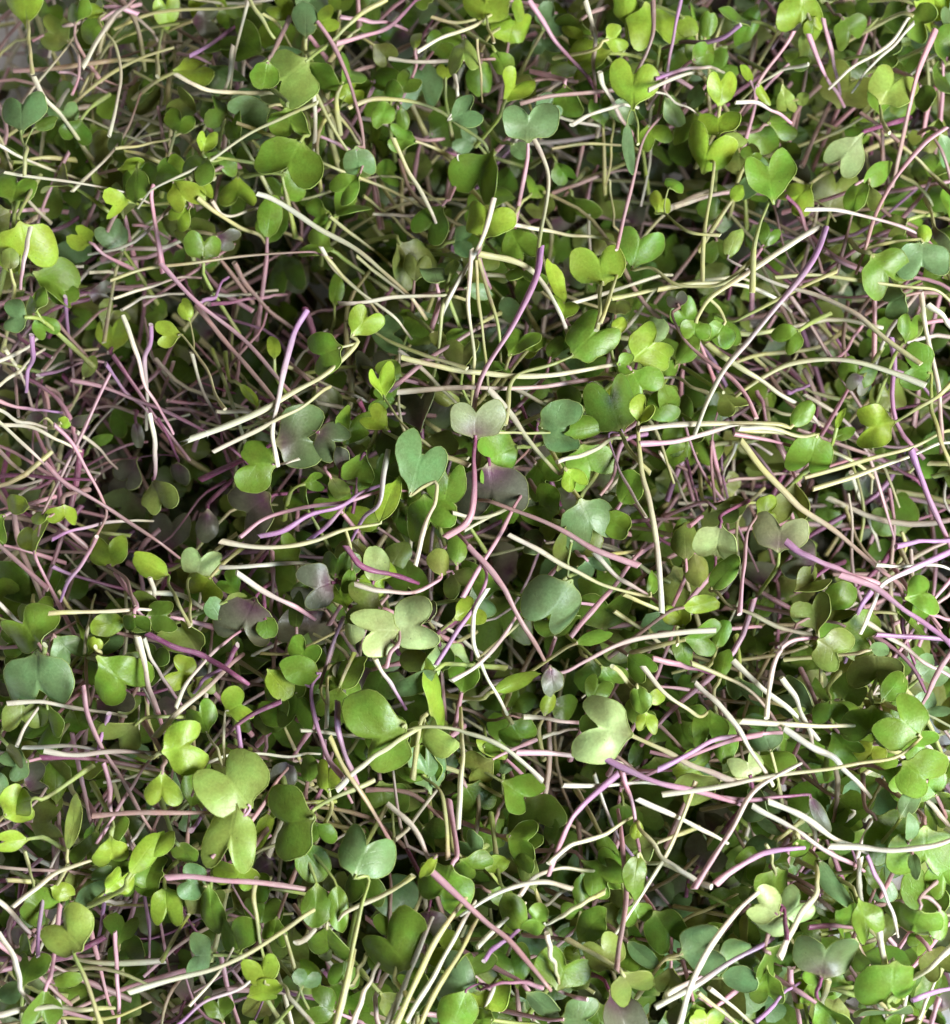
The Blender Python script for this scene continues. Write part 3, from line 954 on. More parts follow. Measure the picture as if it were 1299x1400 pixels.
s98 V 30 485 895 470 940 455 990
s98 MB 30 1250 840 1100 910 960 1040 900 1150
s87 W 22 890 1120 1050 1085 1300 1070
s98 YW 22 990 1130 960 1050 925 960 / h g 900 920 150 110
s98 YW 22 1000 1130 995 1000 1005 920 / k l 1055 860 155 30
l8 o l 90 1290 120 200 L1.2
l7 k o 100 890 180 -90
l7 k g 215 915 145 -90
l6 r g 345 925 120 -70
l6 o o 545 850 120 20 L1.3
s76 YG 22 150 440 145 400 150 370 / k d 150 330 240 80
s98 PV 28 430 110 390 190 320 290
s76 VM 28 230 240 340 290 510 330
s87 W 26 -10 400 50 450 100 490
s87 W 24 30 850 200 845 430 880
s87 W 24 665 290 680 340 690 380
s76 Y 26 260 350 330 460 375 530
s76 W 26 640 360 780 365 910 430
s87 WY 24 375 630 385 540 405 450
s65 Y 24 640 760 660 870 680 970
s87 W 26 975 245 1100 245 1300 230
s98 WP 32 1050 270 1150 340 1290 410
l6 o g 250 1190 110 90 L1.8
s76 PB 26 320 980 350 1130 390 1320
l7 o o 70 1080 70 -50 L2
s87 WB 26 75 1040 130 920 200 820
s65 P 26 120 1110 200 1010 260 960
l6 k o 450 130 150 20
l5 k d 300 330 180 80
l5 k d 1060 620 180 -30
s66 WB 22 910 850 930 700 940 560
s66 B 24 980 735 1070 755 1160 770
l6 k d 1190 930 160 80
l6 k g 1090 920 130 -20
s66 W 22 460 1200 540 1190 620 1160
l7 k g 440 500 100 160
T 300 700
s99 PB 32 740 690 760 640 795 600 785 520 / k w 702 528 222 180 L.82 , k w 855 505 240 5 L.80 @ two pale cream green butterfly leaves joined on a pink stem at centre | the pale four-lobed pair
l8 k o 640 415 205 170
l7 o w 590 540 90 -90 L1.3
s98 MM 34 560 150 620 230 680 260 770 280 @ short deep magenta stem with a cut end above the pale four-lobed pair | the deep magenta stem
l7 o w 690 235 110 85 L1.5
l8 k p 440 335 185 200 , k d 525 230 160 80
l7 o d 345 440 80 90 L2
l6 k p 400 500 250 -90
s98 PV 34 550 1180 480 1090 430 930 410 780 / o g 360 705 125 170 L1.4 , o l 265 760 110 -50 L1.4 , k g 375 620 165 60 @ bright green three-leaf sprout on a curved pink stem, left of centre | the three-leaf green sprout
s87 WY 26 475 960 480 860 490 760 / o g 570 705 130 20 L1.4 , o g 535 790 110 -15 L1.4
l7 k g 340 880 140 -90 L1.1
s98 VP 36 525 840 530 980 590 1140 @ violet blue stem standing below the green leaf pair, lower left of centre | the violet blue stem
s99 WY 34 1435 1195 1370 1130 1270 1050 1150 975 1050 938 920 945 830 970 / k g 715 1000 390 205 L.62 @ very large dark green leaf on a long arching cream stem, lower centre | the very large dark green leaf
s99 WY 32 520 1235 620 1140 740 1050 850 980
l8 k l 985 835 235 40 , k y 900 1000 190 -100
l8 o b 865 770 95 215 L2.5 @ narrow bluish leaf curving below the pale four-lobed pair | the narrow bluish leaf
s98 W 34 1190 340 1130 450 1125 580 1160 680 1220 785 @ white s-shaped stem right of the pale four-lobed pair | the white s-shaped stem
s98 VP 32 960 680 1050 540 1130 420 1190 300 1170 230 1100 140 @ lavender pink stem hooking over at its top beside the white s-shaped stem | the hooked lavender stem
s98 WP 26 1030 750 1150 680 1250 570 1320 460
s98 P 30 1080 380 1150 250 1250 100 1310 -20
l7 k w 990 650 185 -80
s98 WP 30 600 320 720 350 860 360 960 310 1000 280 / o o 985 225 90 90 L1.4 , k o 1060 310 140 -60
l7 o g 1065 165 90 80 L1.6
s98 WV 30 690 650 725 710 760 765
s87 VB 28 550 465 510 570 480 660
l6 k d 830 300 200 -90
s98 YB 34 490 1000 560 1150 660 1290 700 1360
s87 W 26 360 970 480 978 600 990
l7 o g 400 1140 90 80 L1.6
l8 k l 480 1170 110 95 L1.3
s65 W 24 930 480 1060 550 1200 640
s65 PB 28 920 590 1000 530 1080 470
s65 B 24 240 700 255 560 270 450
s76 P 24 235 170 238 260 238 360
s65 B 24 130 240 180 180 250 110
l6 o o 790 200 110 60 L1.4
l6 k d 120 660 170 60
s66 W 26 1070 840 1150 810 1250 760
s66 PB 30 1070 1090 1130 1120 1200 1150
s66 WB 30 1075 960 1080 1150 1065 1340
s66 Y 26 900 1100 1080 1160 1250 1260
l5 k d 640 880 200 -30
T 600 700
s98 G 20 590 130 578 200 575 290 / k b 530 405 245 -120 L.95 @ bluish green heart-like leaf hanging by its stem, right of centre | the hanging bluish leaf
l7 k b 685 245 135 -50
s98 PB 32 130 150 220 260 320 420 405 550 @ straight pink stem sloping down right, left of the hanging bluish leaf | the straight sloping pink stem
s99 WP 36 1230 525 1080 535 920 555 770 600 650 660 560 710 490 710 / o p 505 750 100 -80 L1.3 @ pale pink arched stem reddening toward a purple leaf, right of centre | the reddening arched stem
s87 P 30 585 555 660 460 760 350 850 230
s87 WB 32 690 180 780 280 880 340
s98 WY 32 310 100 450 170 580 245 750 330 920 355 / o g 950 320 60 70 L1.8 @ pale yellow stem sloping right toward the long hanging stem's lower end | the sloping yellow centre stem
s87 Y 26 820 365 900 400 980 435
s99 WY 38 1320 1205 1150 1130 1000 1060 860 985 / k w 748 965 285 165 L.72 @ pale yellow leaf with a tiny hole and a thick stem, lower right of centre | the pale yellow leaf
s99 VP 38 635 1020 750 1100 900 1160 1060 1215 1300 1285 @ violet pink stem sloping right across the pale yellow leaf's lower tip | the violet pink lower stem
s98 PW 32 340 1070 520 1075 750 1105
s98 P 32 1440 985 1300 1015 1120 1080 930 1165
s98 Y 28 770 685 820 730 870 780 / o g 890 830 90 -80 L1.4 , o l 965 825 75 15 L1.2 , k l 920 930 105 -90 @ small lime three-lobed sprout above the pale yellow leaf | the three-lobed lime sprout
s98 WY 26 905 685 1000 800 1100 870 1160 910 / k g 1200 950 165 -95
s99 W 36 1140 760 1230 850 1310 950 1390 1060 1460 1170 @ bright white stem sloping down right, lower right, narrow and straight | the bright white sloping stem
s98 PM 32 950 650 1050 675 1110 690
s87 YG 20 1060 590 1055 540 1060 510 / f l 1070 460 125 110 , o g 1085 615 90 -80 L1.5
s98 YB 30 1120 670 1250 720 1380 800 1450 870
l7 o g 1255 545 75 70 L1.9
l7 o g 1270 670 75 70 L1.9
l6 k d 740 440 230 80
l7 o g 690 555 70 20 L2.6
l5 k d 550 570 160 -60
l8 o l 335 760 70 20 L2.8
l6 k g 350 830 160 60
l7 o l 485 855 70 70 L1.5
l6 r d 560 870 130 0
s87 WP 28 375 910 480 915 600 930
l7 k g 350 980 160 -60
l7 o o 1095 130 110 90 L1.6 , o o 1150 250 100 -80 L1.5
l6 k o 1090 330 250 -60
l8 o l 1165 410 80 10 L2.2
l7 k w 1225 150 155 100
s98 WY 30 1661 545 1530 515 1400 465 1290 420 1235 355 / o g 1262 280 105 50 L1.7 @ pale yellow stem sloping right from a bright folded leaf, right side | the stem from the bright folded leaf
l5 k d 270 470 270 -70
l5 k d 860 660 220 60
l5 k d 700 720 200 -60
s65 YW 26 780 440 900 520 1030 620
s65 P 28 870 200 960 140 1040 100
s66 WB 26 460 1000 540 970 620 965
s66 B 24 90 870 220 890 340 910
l6 o d 880 1080 80 60 L1.5
l6 k g 1080 980 150 -80
s66 B 30 980 950 1060 1030 1130 1090
s66 W 24 60 1020 140 1080 220 1150
l6 o g 230 1080 60 -75 L3
l6 h b 285 1140 75 90
T 899 700
s99 WP 36 485 915 500 760 540 620 600 570 700 560 / k o 775 610 200 -35 @ pinkish cream stem arching over into an olive leaf, right side | the arching pinkish stem
s87 B 26 540 600 600 520 660 460 / o o 760 465 50 5 L4
l8 k p 640 205 195 170 , k o 665 320 150 30
s99 VP 42 570 130 680 210 800 250 960 305 @ violet stem sloping right from pale purple leaves, right side | the violet stem at pale purple leaves
s99 PV 38 810 280 960 330 1100 410 1220 510 1310 600 @ pinkish violet stem sloping down to the right edge below the violet one | the stem sloping to right edge
s99 VW 38 1310 170 1160 240 1000 320 960 400 925 490 @ pale lavender stem bending from the right edge downward | the pale lavender bent stem
s98 V 36 1060 155 1180 140 1310 125
l7 r g 810 390 125 30
s87 WP 30 930 490 1100 600 1310 725
s87 V 30 970 545 1120 550 1290 570
s98 P 36 1310 610 1270 680 1240 735
s76 P 28 1310 290 1180 460 1060 630
s76 P 30 1120 400 1220 450 1310 480
s98 W 26 970 235 1110 238 1240 245
s87 V 48 950 350 900 420 870 540
l7 k g 895 545 225 -30
l8 o b 990 610 60 0 L2
l7 k o 970 705 215 -90
l8 k g 950 950 230 -95 , o g 1045 785 110 50 L1.3
s99 WY 44 20 1255 250 1220 500 1175 720 1140 880 1110 1060 1085 1150 1010 / k g 1100 940 250 140 , k g 1160 1165 235 -40 @ long thick cream stem lying level to bright green leaves, lower right | the thick level cream stem
l7 k g 770 890 140 -90
l6 k d 740 790 140 60
l6 r g 790 1000 125 -90
s98 W 40 335 660 450 770 560 860 640 930 @ white stem sloping right among crossed white stems, lower right | the white crossed stem
s98 WY 34 370 930 600 945 880 950
s98 W 30 550 735 610 820 660 930
s98 W 44 560 960 680 1040 800 1100 880 1180
s98 VP 28 0 1145 150 1070 300 1010 460 985
l7 o g 290 1000 100 -90 L1.7
l7 k w 405 1130 140 100
l8 o b 1245 888 48 0 L2.2
l6 k g 455 430 110 80
l5 k d 680 660 180 60
l6 k b 1210 700 160 40
s76 YG 32 1100 790 1180 900 1240 1020
s65 P 28 380 300 520 390 640 450
l5 k d 440 570 180 90
l5 k d 620 650 160 -40
s66 W 34 1140 1010 1220 1050 1310 1090
s66 WY 30 530 960 640 1000 740 990
s66 P 26 0 540 200 530 420 510
l6 k d 850 800 140 60
l5 k d 1130 660 150 -60
l6 k g 560 1010 170 -20
T 0 1000
s99 VP 38 1055 -25 1070 80 1105 230 1105 300 1080 380 / k y 1040 240 305 125 L.78 , k y 1025 455 250 -100 L.9 @ very large pale olive leaf pair under a violet stem, lower left | the very large pale olive pair
s98 PB 32 940 560 1050 480 1150 340 1210 250
s98 B 30 410 375 600 360 800 360 1000 362 @ straight dusty brown stem lying level into the pale olive pair | the level dusty brown stem
l8 o l 645 540 95 55 L2.2 , o l 720 500 80 40 L2
l8 r l 495 535 165 -90 , o g 490 450 120 90 L1.2
l8 o y 330 410 70 75 L3.6 @ slim pale lime leaf standing upright near the left edge, lower left | the slim upright pale leaf
l8 k l 70 345 160 30
l8 h l 60 485 125 180
l6 k o 200 400 190 0
s87 YG 22 110 530 135 620 150 710 / k g 170 775 190 -40
s99 YG 38 450 1310 410 1190 370 1080 325 970 / k y 295 890 290 135 L.7 @ pale green folded leaf on a thick stem in the lower left corner | the pale folded corner leaf
l7 o b 390 730 80 40 L2 , o b 460 640 70 0 L1.8
s98 WY 32 55 780 150 700 270 620 400 575
s99 WY 42 570 1160 750 1105 950 1050 1120 970 1250 890 1350 820 @ long cream stem rising to the right near the bottom left | the long rising cream stem
s98 PB 36 735 650 850 640 1000 660 1150 675 1340 700 @ thick dusty pink stem lying level below the pale olive pair | the thick level pink stem
l7 k b 850 670 175 160
l7 r g 820 530 115 -60
l7 k l 740 780 140 -85 L1.3
l7 o g 935 790 110 -90 L1.9
l7 k g 1040 910 200 110
l7 k g 600 660 145 -80
l7 k b 885 995 170 170 t40
l8 k g 190 1220 175 -100 , o g 300 1110 70 10 L2
l7 o b 45 1160 95 30 L1.4
s76 P 26 510 890 520 1050 525 1310
s65 VP 24 640 720 660 860 665 980
s76 PB 32 -10 940 120 1040 220 1130
s65 PB 26 0 1060 150 1030 440 990
s98 W 36 -10 890 60 1000 120 1150
s87 WP 30 -10 750 60 820 120 870
s76 VW 26 170 1000 170 850 195 700 260 560
s98 VW 26 780 1310 940 1190 1090 1110
s87 W 22 840 1220 940 1110 1010 1000
s98 WY 32 -10 1262 120 1235 370 1230
s76 YG 24 30 660 200 665 400 665
s87 PB 26 430 500 520 350 620 190
s87 PB 26 460 140 490 250 495 350 560 470
s65 W 26 470 750 530 760 590 745
s76 V 34 850 440 870 410 900 370
s65 P 20 700 760 710 850 735 960
l6 h g 540 880 140 80
l6 k d 560 980 180 -60
l5 k d 390 280 120 40
l6 o g 420 480 70 -80 L2
s65 V 26 460 680 460 770 450 870
s65 P 24 400 870 430 1000 470 1150
l5 k d 560 1180 180 -60
l5 k p 850 1150 170 60
l6 k o 1100 760 180 30
s65 P 30 980 990 1010 1130 1060 1290
T 300 1000
s99 YG 36 690 215 530 290 415 350 / k g 315 405 295 195 L.72 @ broad mid green leaf with a forked lower edge on a yellow stem | the broad forked leaf
l7 k g 440 455 140 -80
l8 o g 420 585 150 -55 L1.4 , o g 430 780 150 -90 L1.3 , o g 530 790 100 -85 L2.3 @ stack of curled mid green leaves, bottom left of centre | the stack of curled leaves
s99 WB 38 745 320 840 400 890 480 935 580 / o l 930 605 50 60 L2.6 @ white stem with a blunt cut end bending downward, lower centre | the white bending stem
s98 WY 32 1060 435 1070 250 1080 100 1075 -10 @ straight upright cream stem with a white lower end, lower centre | the upright cream stem
s99 YG 36 510 1320 560 1120 590 1000 630 780 665 650 / k b 640 545 245 70 L.85 @ bluish green cupped leaf standing on a tall pale stem, bottom centre | the cupped bluish leaf
s98 YW 36 860 640 740 720 580 820
s98 YG 28 860 1200 810 1120 790 1000 / k g 765 960 275 -45 L.85 @ deep green glossy leaf with a rolled edge, bottom centre | the deep green glossy leaf
l8 k g 995 695 235 -110 L.9
s99 PB 38 940 620 1050 720 1200 860 1300 940 1440 1110 @ thick dusty pink stem sloping down right, bottom centre | the thick sloping pink stem
s98 W 40 740 1310 820 1130 900 930
s98 Y 40 780 1310 880 1080 960 930 1050 800
s98 W 40 830 1290 960 1060 1080 850
s98 Y 40 890 1310 1000 1090 1090 930
s98 W 40 590 1310 640 1180 685 1080
s87 Y 28 590 1130 615 1080 640 1030
s99 WY 48 515 1320 570 1130 590 1020
s98 PM 30 1440 1140 1300 1110 1200 1130 1150 1170 / h b 1055 1110 225 160 , o g 1065 1240 175 -110 L1.1 @ blue green leaf pair with a purple centre on a pink stem, bottom | the purple-centred bottom pair
l7 k d 1120 1045 185 80
s98 WY 28 420 1310 350 1190 270 1120 / k l 190 1060 165 110 , o l 195 1155 90 20 L1.6 @ bright lime cupped leaf pair near the bottom edge, left of centre | the bright cupped bottom pair
l7 k b 385 1100 125 60
l6 k d 730 310 240 -80
s87 YG 26 1015 570 1010 390 970 260 900 200 / o g 850 195 60 175 L2.4
l7 k d 640 670 190 -90
s65 MV 22 460 1060 480 1090 500 1110
l6 k d 940 460 150 -40
l6 k p 930 860 180 -90
l7 k g 1120 610 180 -50 , o l 1230 590 80 0 L1.6
s87 W 32 340 940 390 915 430 890
l7 k g 480 940 180 -90
s87 YG 30 165 650 155 760 190 960
s87 YG 28 290 900 320 1020 370 1160
l6 k g 200 790 200 80
s76 W 26 780 480 850 420 920 320
s65 Y 26 480 320 540 420 600 510
s66 W 22 500 490 600 430 690 390
l6 h d 660 620 170 -30
s66 B 26 650 260 780 260 900 310 1000 410
s66 YG 28 770 600 775 480 770 390
l5 k d 430 1180 180 -40
l6 k g 800 720 140 -60
T 600 1000
s99 W 40 595 700 480 670 370 680 260 720 140 790 @ white curved stem arching over leaves, bottom centre | the white arching stem
s99 VP 36 805 180 690 290 590 390 545 480 505 590 @ pink stem turning dark as it curves down, lower right of centre | the darkening pink stem
s98 W 30 550 240 700 240 900 230 @ short straight white stem lying level, lower right of centre | the short level white stem
s98 P 32 815 175 840 290 870 415
s87 WV 24 690 190 740 340 790 460 860 550
s98 WY 32 490 590 640 510 780 425
s98 YW 28 1140 220 1070 400 990 600 840 820
s98 WY 32 1210 690 1130 665 1000 590 920 580 / o g 870 640 115 80 L1.7 @ upright folded green leaf on a pale stem, lower right of centre | the upright folded leaf
s98 WY 28 1140 660 1010 570 940 480 890 430 / o l 880 440 60 -100 L1.4
s87 PB 24 660 1190 600 1180 570 1165 / k g 555 1060 240 70 @ glossy green heart-shaped leaf with rounded lobes, bottom right of centre | the glossy bottom heart leaf
s98 BP 32 790 1065 800 950 830 740 820 560 810 450 @ brownish cream stem standing nearly upright, bottom right of centre | the upright brownish stem
l8 k o 850 1130 200 -60 , k o 740 990 190 120
l7 o g 330 810 110 -70 L2
s98 YW 32 740 710 600 785 480 835 / k g 430 835 150 160
l7 k g 720 640 210 -40
s87 WY 28 360 730 420 650 520 610 640 615
s98 WY 36 480 895 495 960 510 1020
l7 o g 670 865 115 60 L1.4
s98 W 30 880 300 1010 360 1190 445
l7 k d 1000 870 190 -60
l7 k g 880 810 140 -80
l6 o g 850 900 90 -80 L1.4
l7 k b 620 1280 210 0
l6 k p 810 1250 200 -60
l7 o b 460 1220 100 -50 L2
l6 k d 430 380 260 -60
l7 k g 370 480 170 -10
l6 k d 150 290 180 -60
l7 k l 1190 1270 150 90
s87 Y 30 1150 1160 1220 1220 1310 1290
l6 k g 900 980 200 -80
s87 W 30 170 960 230 890 300 830
s87 V 32 200 1020 240 970 285 935
l6 o g 280 740 90 -30 L1.6
l6 k d 530 460 160 60
s66 W 30 430 800 480 760 560 710
s66 Y 34 600 930 620 850 640 720
s66 W 30 170 1300 240 1150 310 980
s66 W 30 260 1240 310 1120 350 1020
l6 k b 420 940 160 60
l6 h g 340 860 140 20
l5 k d 1080 500 200 -50
l5 k p 1180 550 180 60
s66 Y 24 1030 870 1150 810 1290 740
l5 k d 900 400 180 -60
l6 k d 820 380 160 -90
s66 B 28 240 440 260 370 290 300
T 899 1000
s99 PW 44 160 700 240 570 330 430 400 300 470 230 600 160 @ thick pink stem with a cut end rising right, lower right | the thick pink rising stem
s99 PV 38 255 680 350 600 460 540 610 520 @ pink violet curved stem right of the thick pink one, lower right | the pink violet curved stem
s98 PM 36 180 265 320 300 450 300 560 290 680 300 / o p 720 365 60 -60 L3
s98 WP 38 420 330 560 420 700 510 830 570
s98 W 36 490 310 650 380 780 470 850 500
s99 W 40 760 510 900 515 1060 525 1200 510 1320 475 @ long white stem lying level to the right edge, lower right | the level white edge stem
l8 k g 1190 545 310 -90 , k g 1270 640 190 -70 @ big bright green leaf under the level white stem at the right edge | the big leaf under the white stem
l7 k g 1010 460 250 -60
l9 o b 1135 440 70 80 L1.6 , o b 1140 585 50 -90 L2
l8 o b 1115 320 75 60 L2
l8 o g 635 530 115 -70 L2.1
l8 o b 785 680 95 -60 L2.3
s87 Y 24 480 500 515 560 525 640 / k g 520 690 230 -90 t30
s98 M 26 575 930 560 780 / k w 480 780 175 150 , r w 510 850 125 -100 , k w 610 785 165 40 @ pale cream green leaves joined on a dark purple stem, bottom right | the pale bottom leaf cluster
s98 WY 40 540 1005 620 860 690 740 700 680
l8 k q 740 1005 275 85 @ grey green kidney-shaped leaf with a rolled notch, bottom right | the grey green kidney leaf
s98 WY 32 985 890 1000 980 1020 1060 / k g 1045 1128 265 -90 L.85 @ deep green heart-shaped leaf near the bottom right corner | the corner heart-shaped leaf
l8 k g 920 830 190 -70
l8 k g 1140 860 240 -100 , o g 1250 860 100 -90 L1.5
l7 k b 1020 1260 240 -80
l7 k g 490 1140 160 -90
l7 o b 370 1100 125 0 L1.4
l7 k b 190 960 250 20 , k b 330 1010 190 -10 @ bluish overlapping leaves behind a white stem, bottom right | the bluish overlapping leaves
l7 k d 510 1010 210 -60
s99 W 40 95 1310 150 1130 250 940 350 800 440 720 @ long bluish white stem curving up right, bottom right | the long bluish white stem
s98 WV 46 -10 1225 150 1130 430 970 @ pinkish white stem crossing the long bluish white one, bottom right | the crossing pinkish white stem
s87 WV 36 40 1175 120 1130 200 1090
s98 VW 28 930 550 970 640 1020 740 1040 800
s87 V 24 435 1290 500 1230 560 1180
s98 P 34 1250 1180 1235 1230 1220 1310
s87 V 28 1130 1195 1220 1160 1310 1140
s98 WY 36 1310 955 1220 1030 1150 1080
l7 k o 1240 1020 160 -60
s87 MB 28 670 870 750 868 840 870
s76 YW 32 760 1100 750 1160 740 1230
s76 P 38 590 1050 600 1150 620 1260
s76 WY 30 230 1140 310 1200 400 1280
s87 W 30 900 560 895 640 900 720
s76 WY 30 700 760 760 790 830 800
s65 Y 30 1000 960 1020 1050 1040 1100
l6 k d 1230 380 180 -60
s66 WB 34 790 160 800 240 790 350
s66 W 34 1090 190 1180 290 1270 390
s66 W 30 830 400 870 350 830 300
l6 k g 800 430 160 20
l6 k g 840 330 150 -40
l6 k g 1080 220 170 -30
s66 W 30 650 370 690 430 700 460
l6 k b 1000 650 200 -10
l6 k g 1180 740 200 80
l6 o b 480 410 50 -40 L3
l6 k g 690 560 120 -40
s66 Y 28 900 1100 960 1180 1060 1230
s66 W 26 1160 1280 1200 1180 1240 1100
"""
# ------------------------------------------------------------------ reading the list of sprouts
def parse():
    items = []
    ox = oy = 0.0; K = 400.0 / 1299.0
    for line in SPROUTS.strip().splitlines():
        line = line.strip()
        if not line: continue
        if line[0] == 'T':
            _, a, b = line.split(); ox, oy = float(a), float(b); continue
        label = ref = None
        if '@' in line:
            line, tail = line.split('@'); label, ref = (t.strip() for t in tail.split('|'))
        stem, leaves = None, ''
        toks = line.split()
        head = toks[0]
        if head[0] == 's':
            main = line.split('/')
            t = main[0].split()
            nums = [float(v) for v in t[3:]]
            pts = [(ox + nums[i] * K, oy + nums[i + 1] * K) for i in range(0, len(nums) - 1, 2)]
            lv = [int(q) for q in head[1:]]
            if len(lv) == 1: lv *= 2
            stem = dict(col=t[1], w=min(float(t[2]), 33 + .25 * max(0.0, float(t[2]) - 33)) * K, pts=pts, lv=lv)
            leaves = main[1] if len(main) > 1 else ''
        else:
            lv = [int(head[1]), int(head[1])]
            leaves = line[len(head):]
        L = []
        for spec in leaves.split(','):
            t = spec.split()
            if not t: continue
            q = dict(kind=t[0], col=t[1], x=ox + float(t[2]) * K, y=oy + float(t[3]) * K, w=float(t[4]) * K, dir=float(t[5]), ratio=None, pitch=None)
            for e in t[6:]:
                if e[0] == 'L': q['ratio'] = float(e[1:])
                if e[0] == 't': q['pitch'] = float(e[1:])
            L.append(q)
        items.append(dict(stem=stem, leaves=L, lv=lv, label=label, ref=ref))
    return items

ITEMS = parse()
frng = np.random.default_rng(77)
for it in ITEMS:                                        # some blades lie folded shut
    if it['label']: continue
    for q in it['leaves']:
        if q['kind'] in 'hkr' and q['w'] < 66 and frng.random() < .17: q['kind'] = 'f'

def item_size(it):
    a = 0.0
    if it['stem'] is not None:
        p = it['stem']['pts']
        a += sum(math.dist(p[i], p[i + 1]) for i in range(len(p) - 1)) * it['stem']['w']
    for q in it['leaves']:
        a += q['w'] ** 2 * (q['ratio'] or HALF[q['kind']][1]) * .75
    return a * (1.0, .25, .5, .8, 1.0, 1.0)[max(0, min(5, it['lv'][0] - 4))]

def item_centre(it):
    if it['leaves']: return it['leaves'][0]['x'], it['leaves'][0]['y']
    p = it['stem']['pts']; return p[len(p) // 2]

for i, it in enumerate(ITEMS):
    it['id'] = i
    it['size'] = item_size(it)
    it['c'] = item_centre(it)
LEAFY = [it for it in ITEMS if it['leaves']]
BARE = [it for it in ITEMS if not it['leaves']]
for group in (LEAFY, BARE):
    group.sort(key=lambda it: -(it['size'] + (1e6 if it['label'] else 0)))
SINGLE = {it['id'] for it in LEAFY[:300]} | {it['id'] for it in BARE[:295]}

# ------------------------------------------------------------------ building one sprout
def leaf_from_spec(q, z, r, detail=True, calm=1.0):
    ratio = q['ratio'] or HALF[q['kind']][1]
    p0 = at(q['x'], q['y'], z)
    sc = scale_at(p0)
    w = q['w'] * sc * 1.05; length = w * ratio
    th = math.radians(q['dir'])
    d = EX * math.cos(th) + EY * math.sin(th)
    n = EZ.copy()
    pitch = math.radians(q['pitch']) if q['pitch'] is not None else r.normal(0, .38) * calm
    if calm == 1.0 and r.random() < .15: pitch += r.choice((-1, 1)) * r.uniform(.3, .6)
    pitch = max(-1.0, min(1.0, pitch))
    roll = r.normal(0, .34) * calm
    if q['kind'] == 'f': roll = r.choice((-1, 1)) * r.uniform(.3, .6)
    d2 = d * math.cos(pitch) + n * math.sin(pitch)
    n2 = n * math.cos(pitch) - d * math.sin(pitch)
    s = np.cross(d2, n2)
    s2 = s * math.cos(roll) + n2 * math.sin(roll)
    n3 = n2 * math.cos(roll) - s * math.sin(roll)
    length /= max(.8, math.cos(pitch)); w /= max(.75, math.cos(roll))
    base = p0 - d2 * length * .5
    col, purple = LEAFCOL[q['col']]
    col = jit(col, r, .13)
    fold = r.uniform(.6, .95) if q['kind'] == 'f' else None
    g = leaf_geometry(q['kind'], w, length, base, d2, s2, n3, col, purple, detail, r, fold)
    return g, base, d2

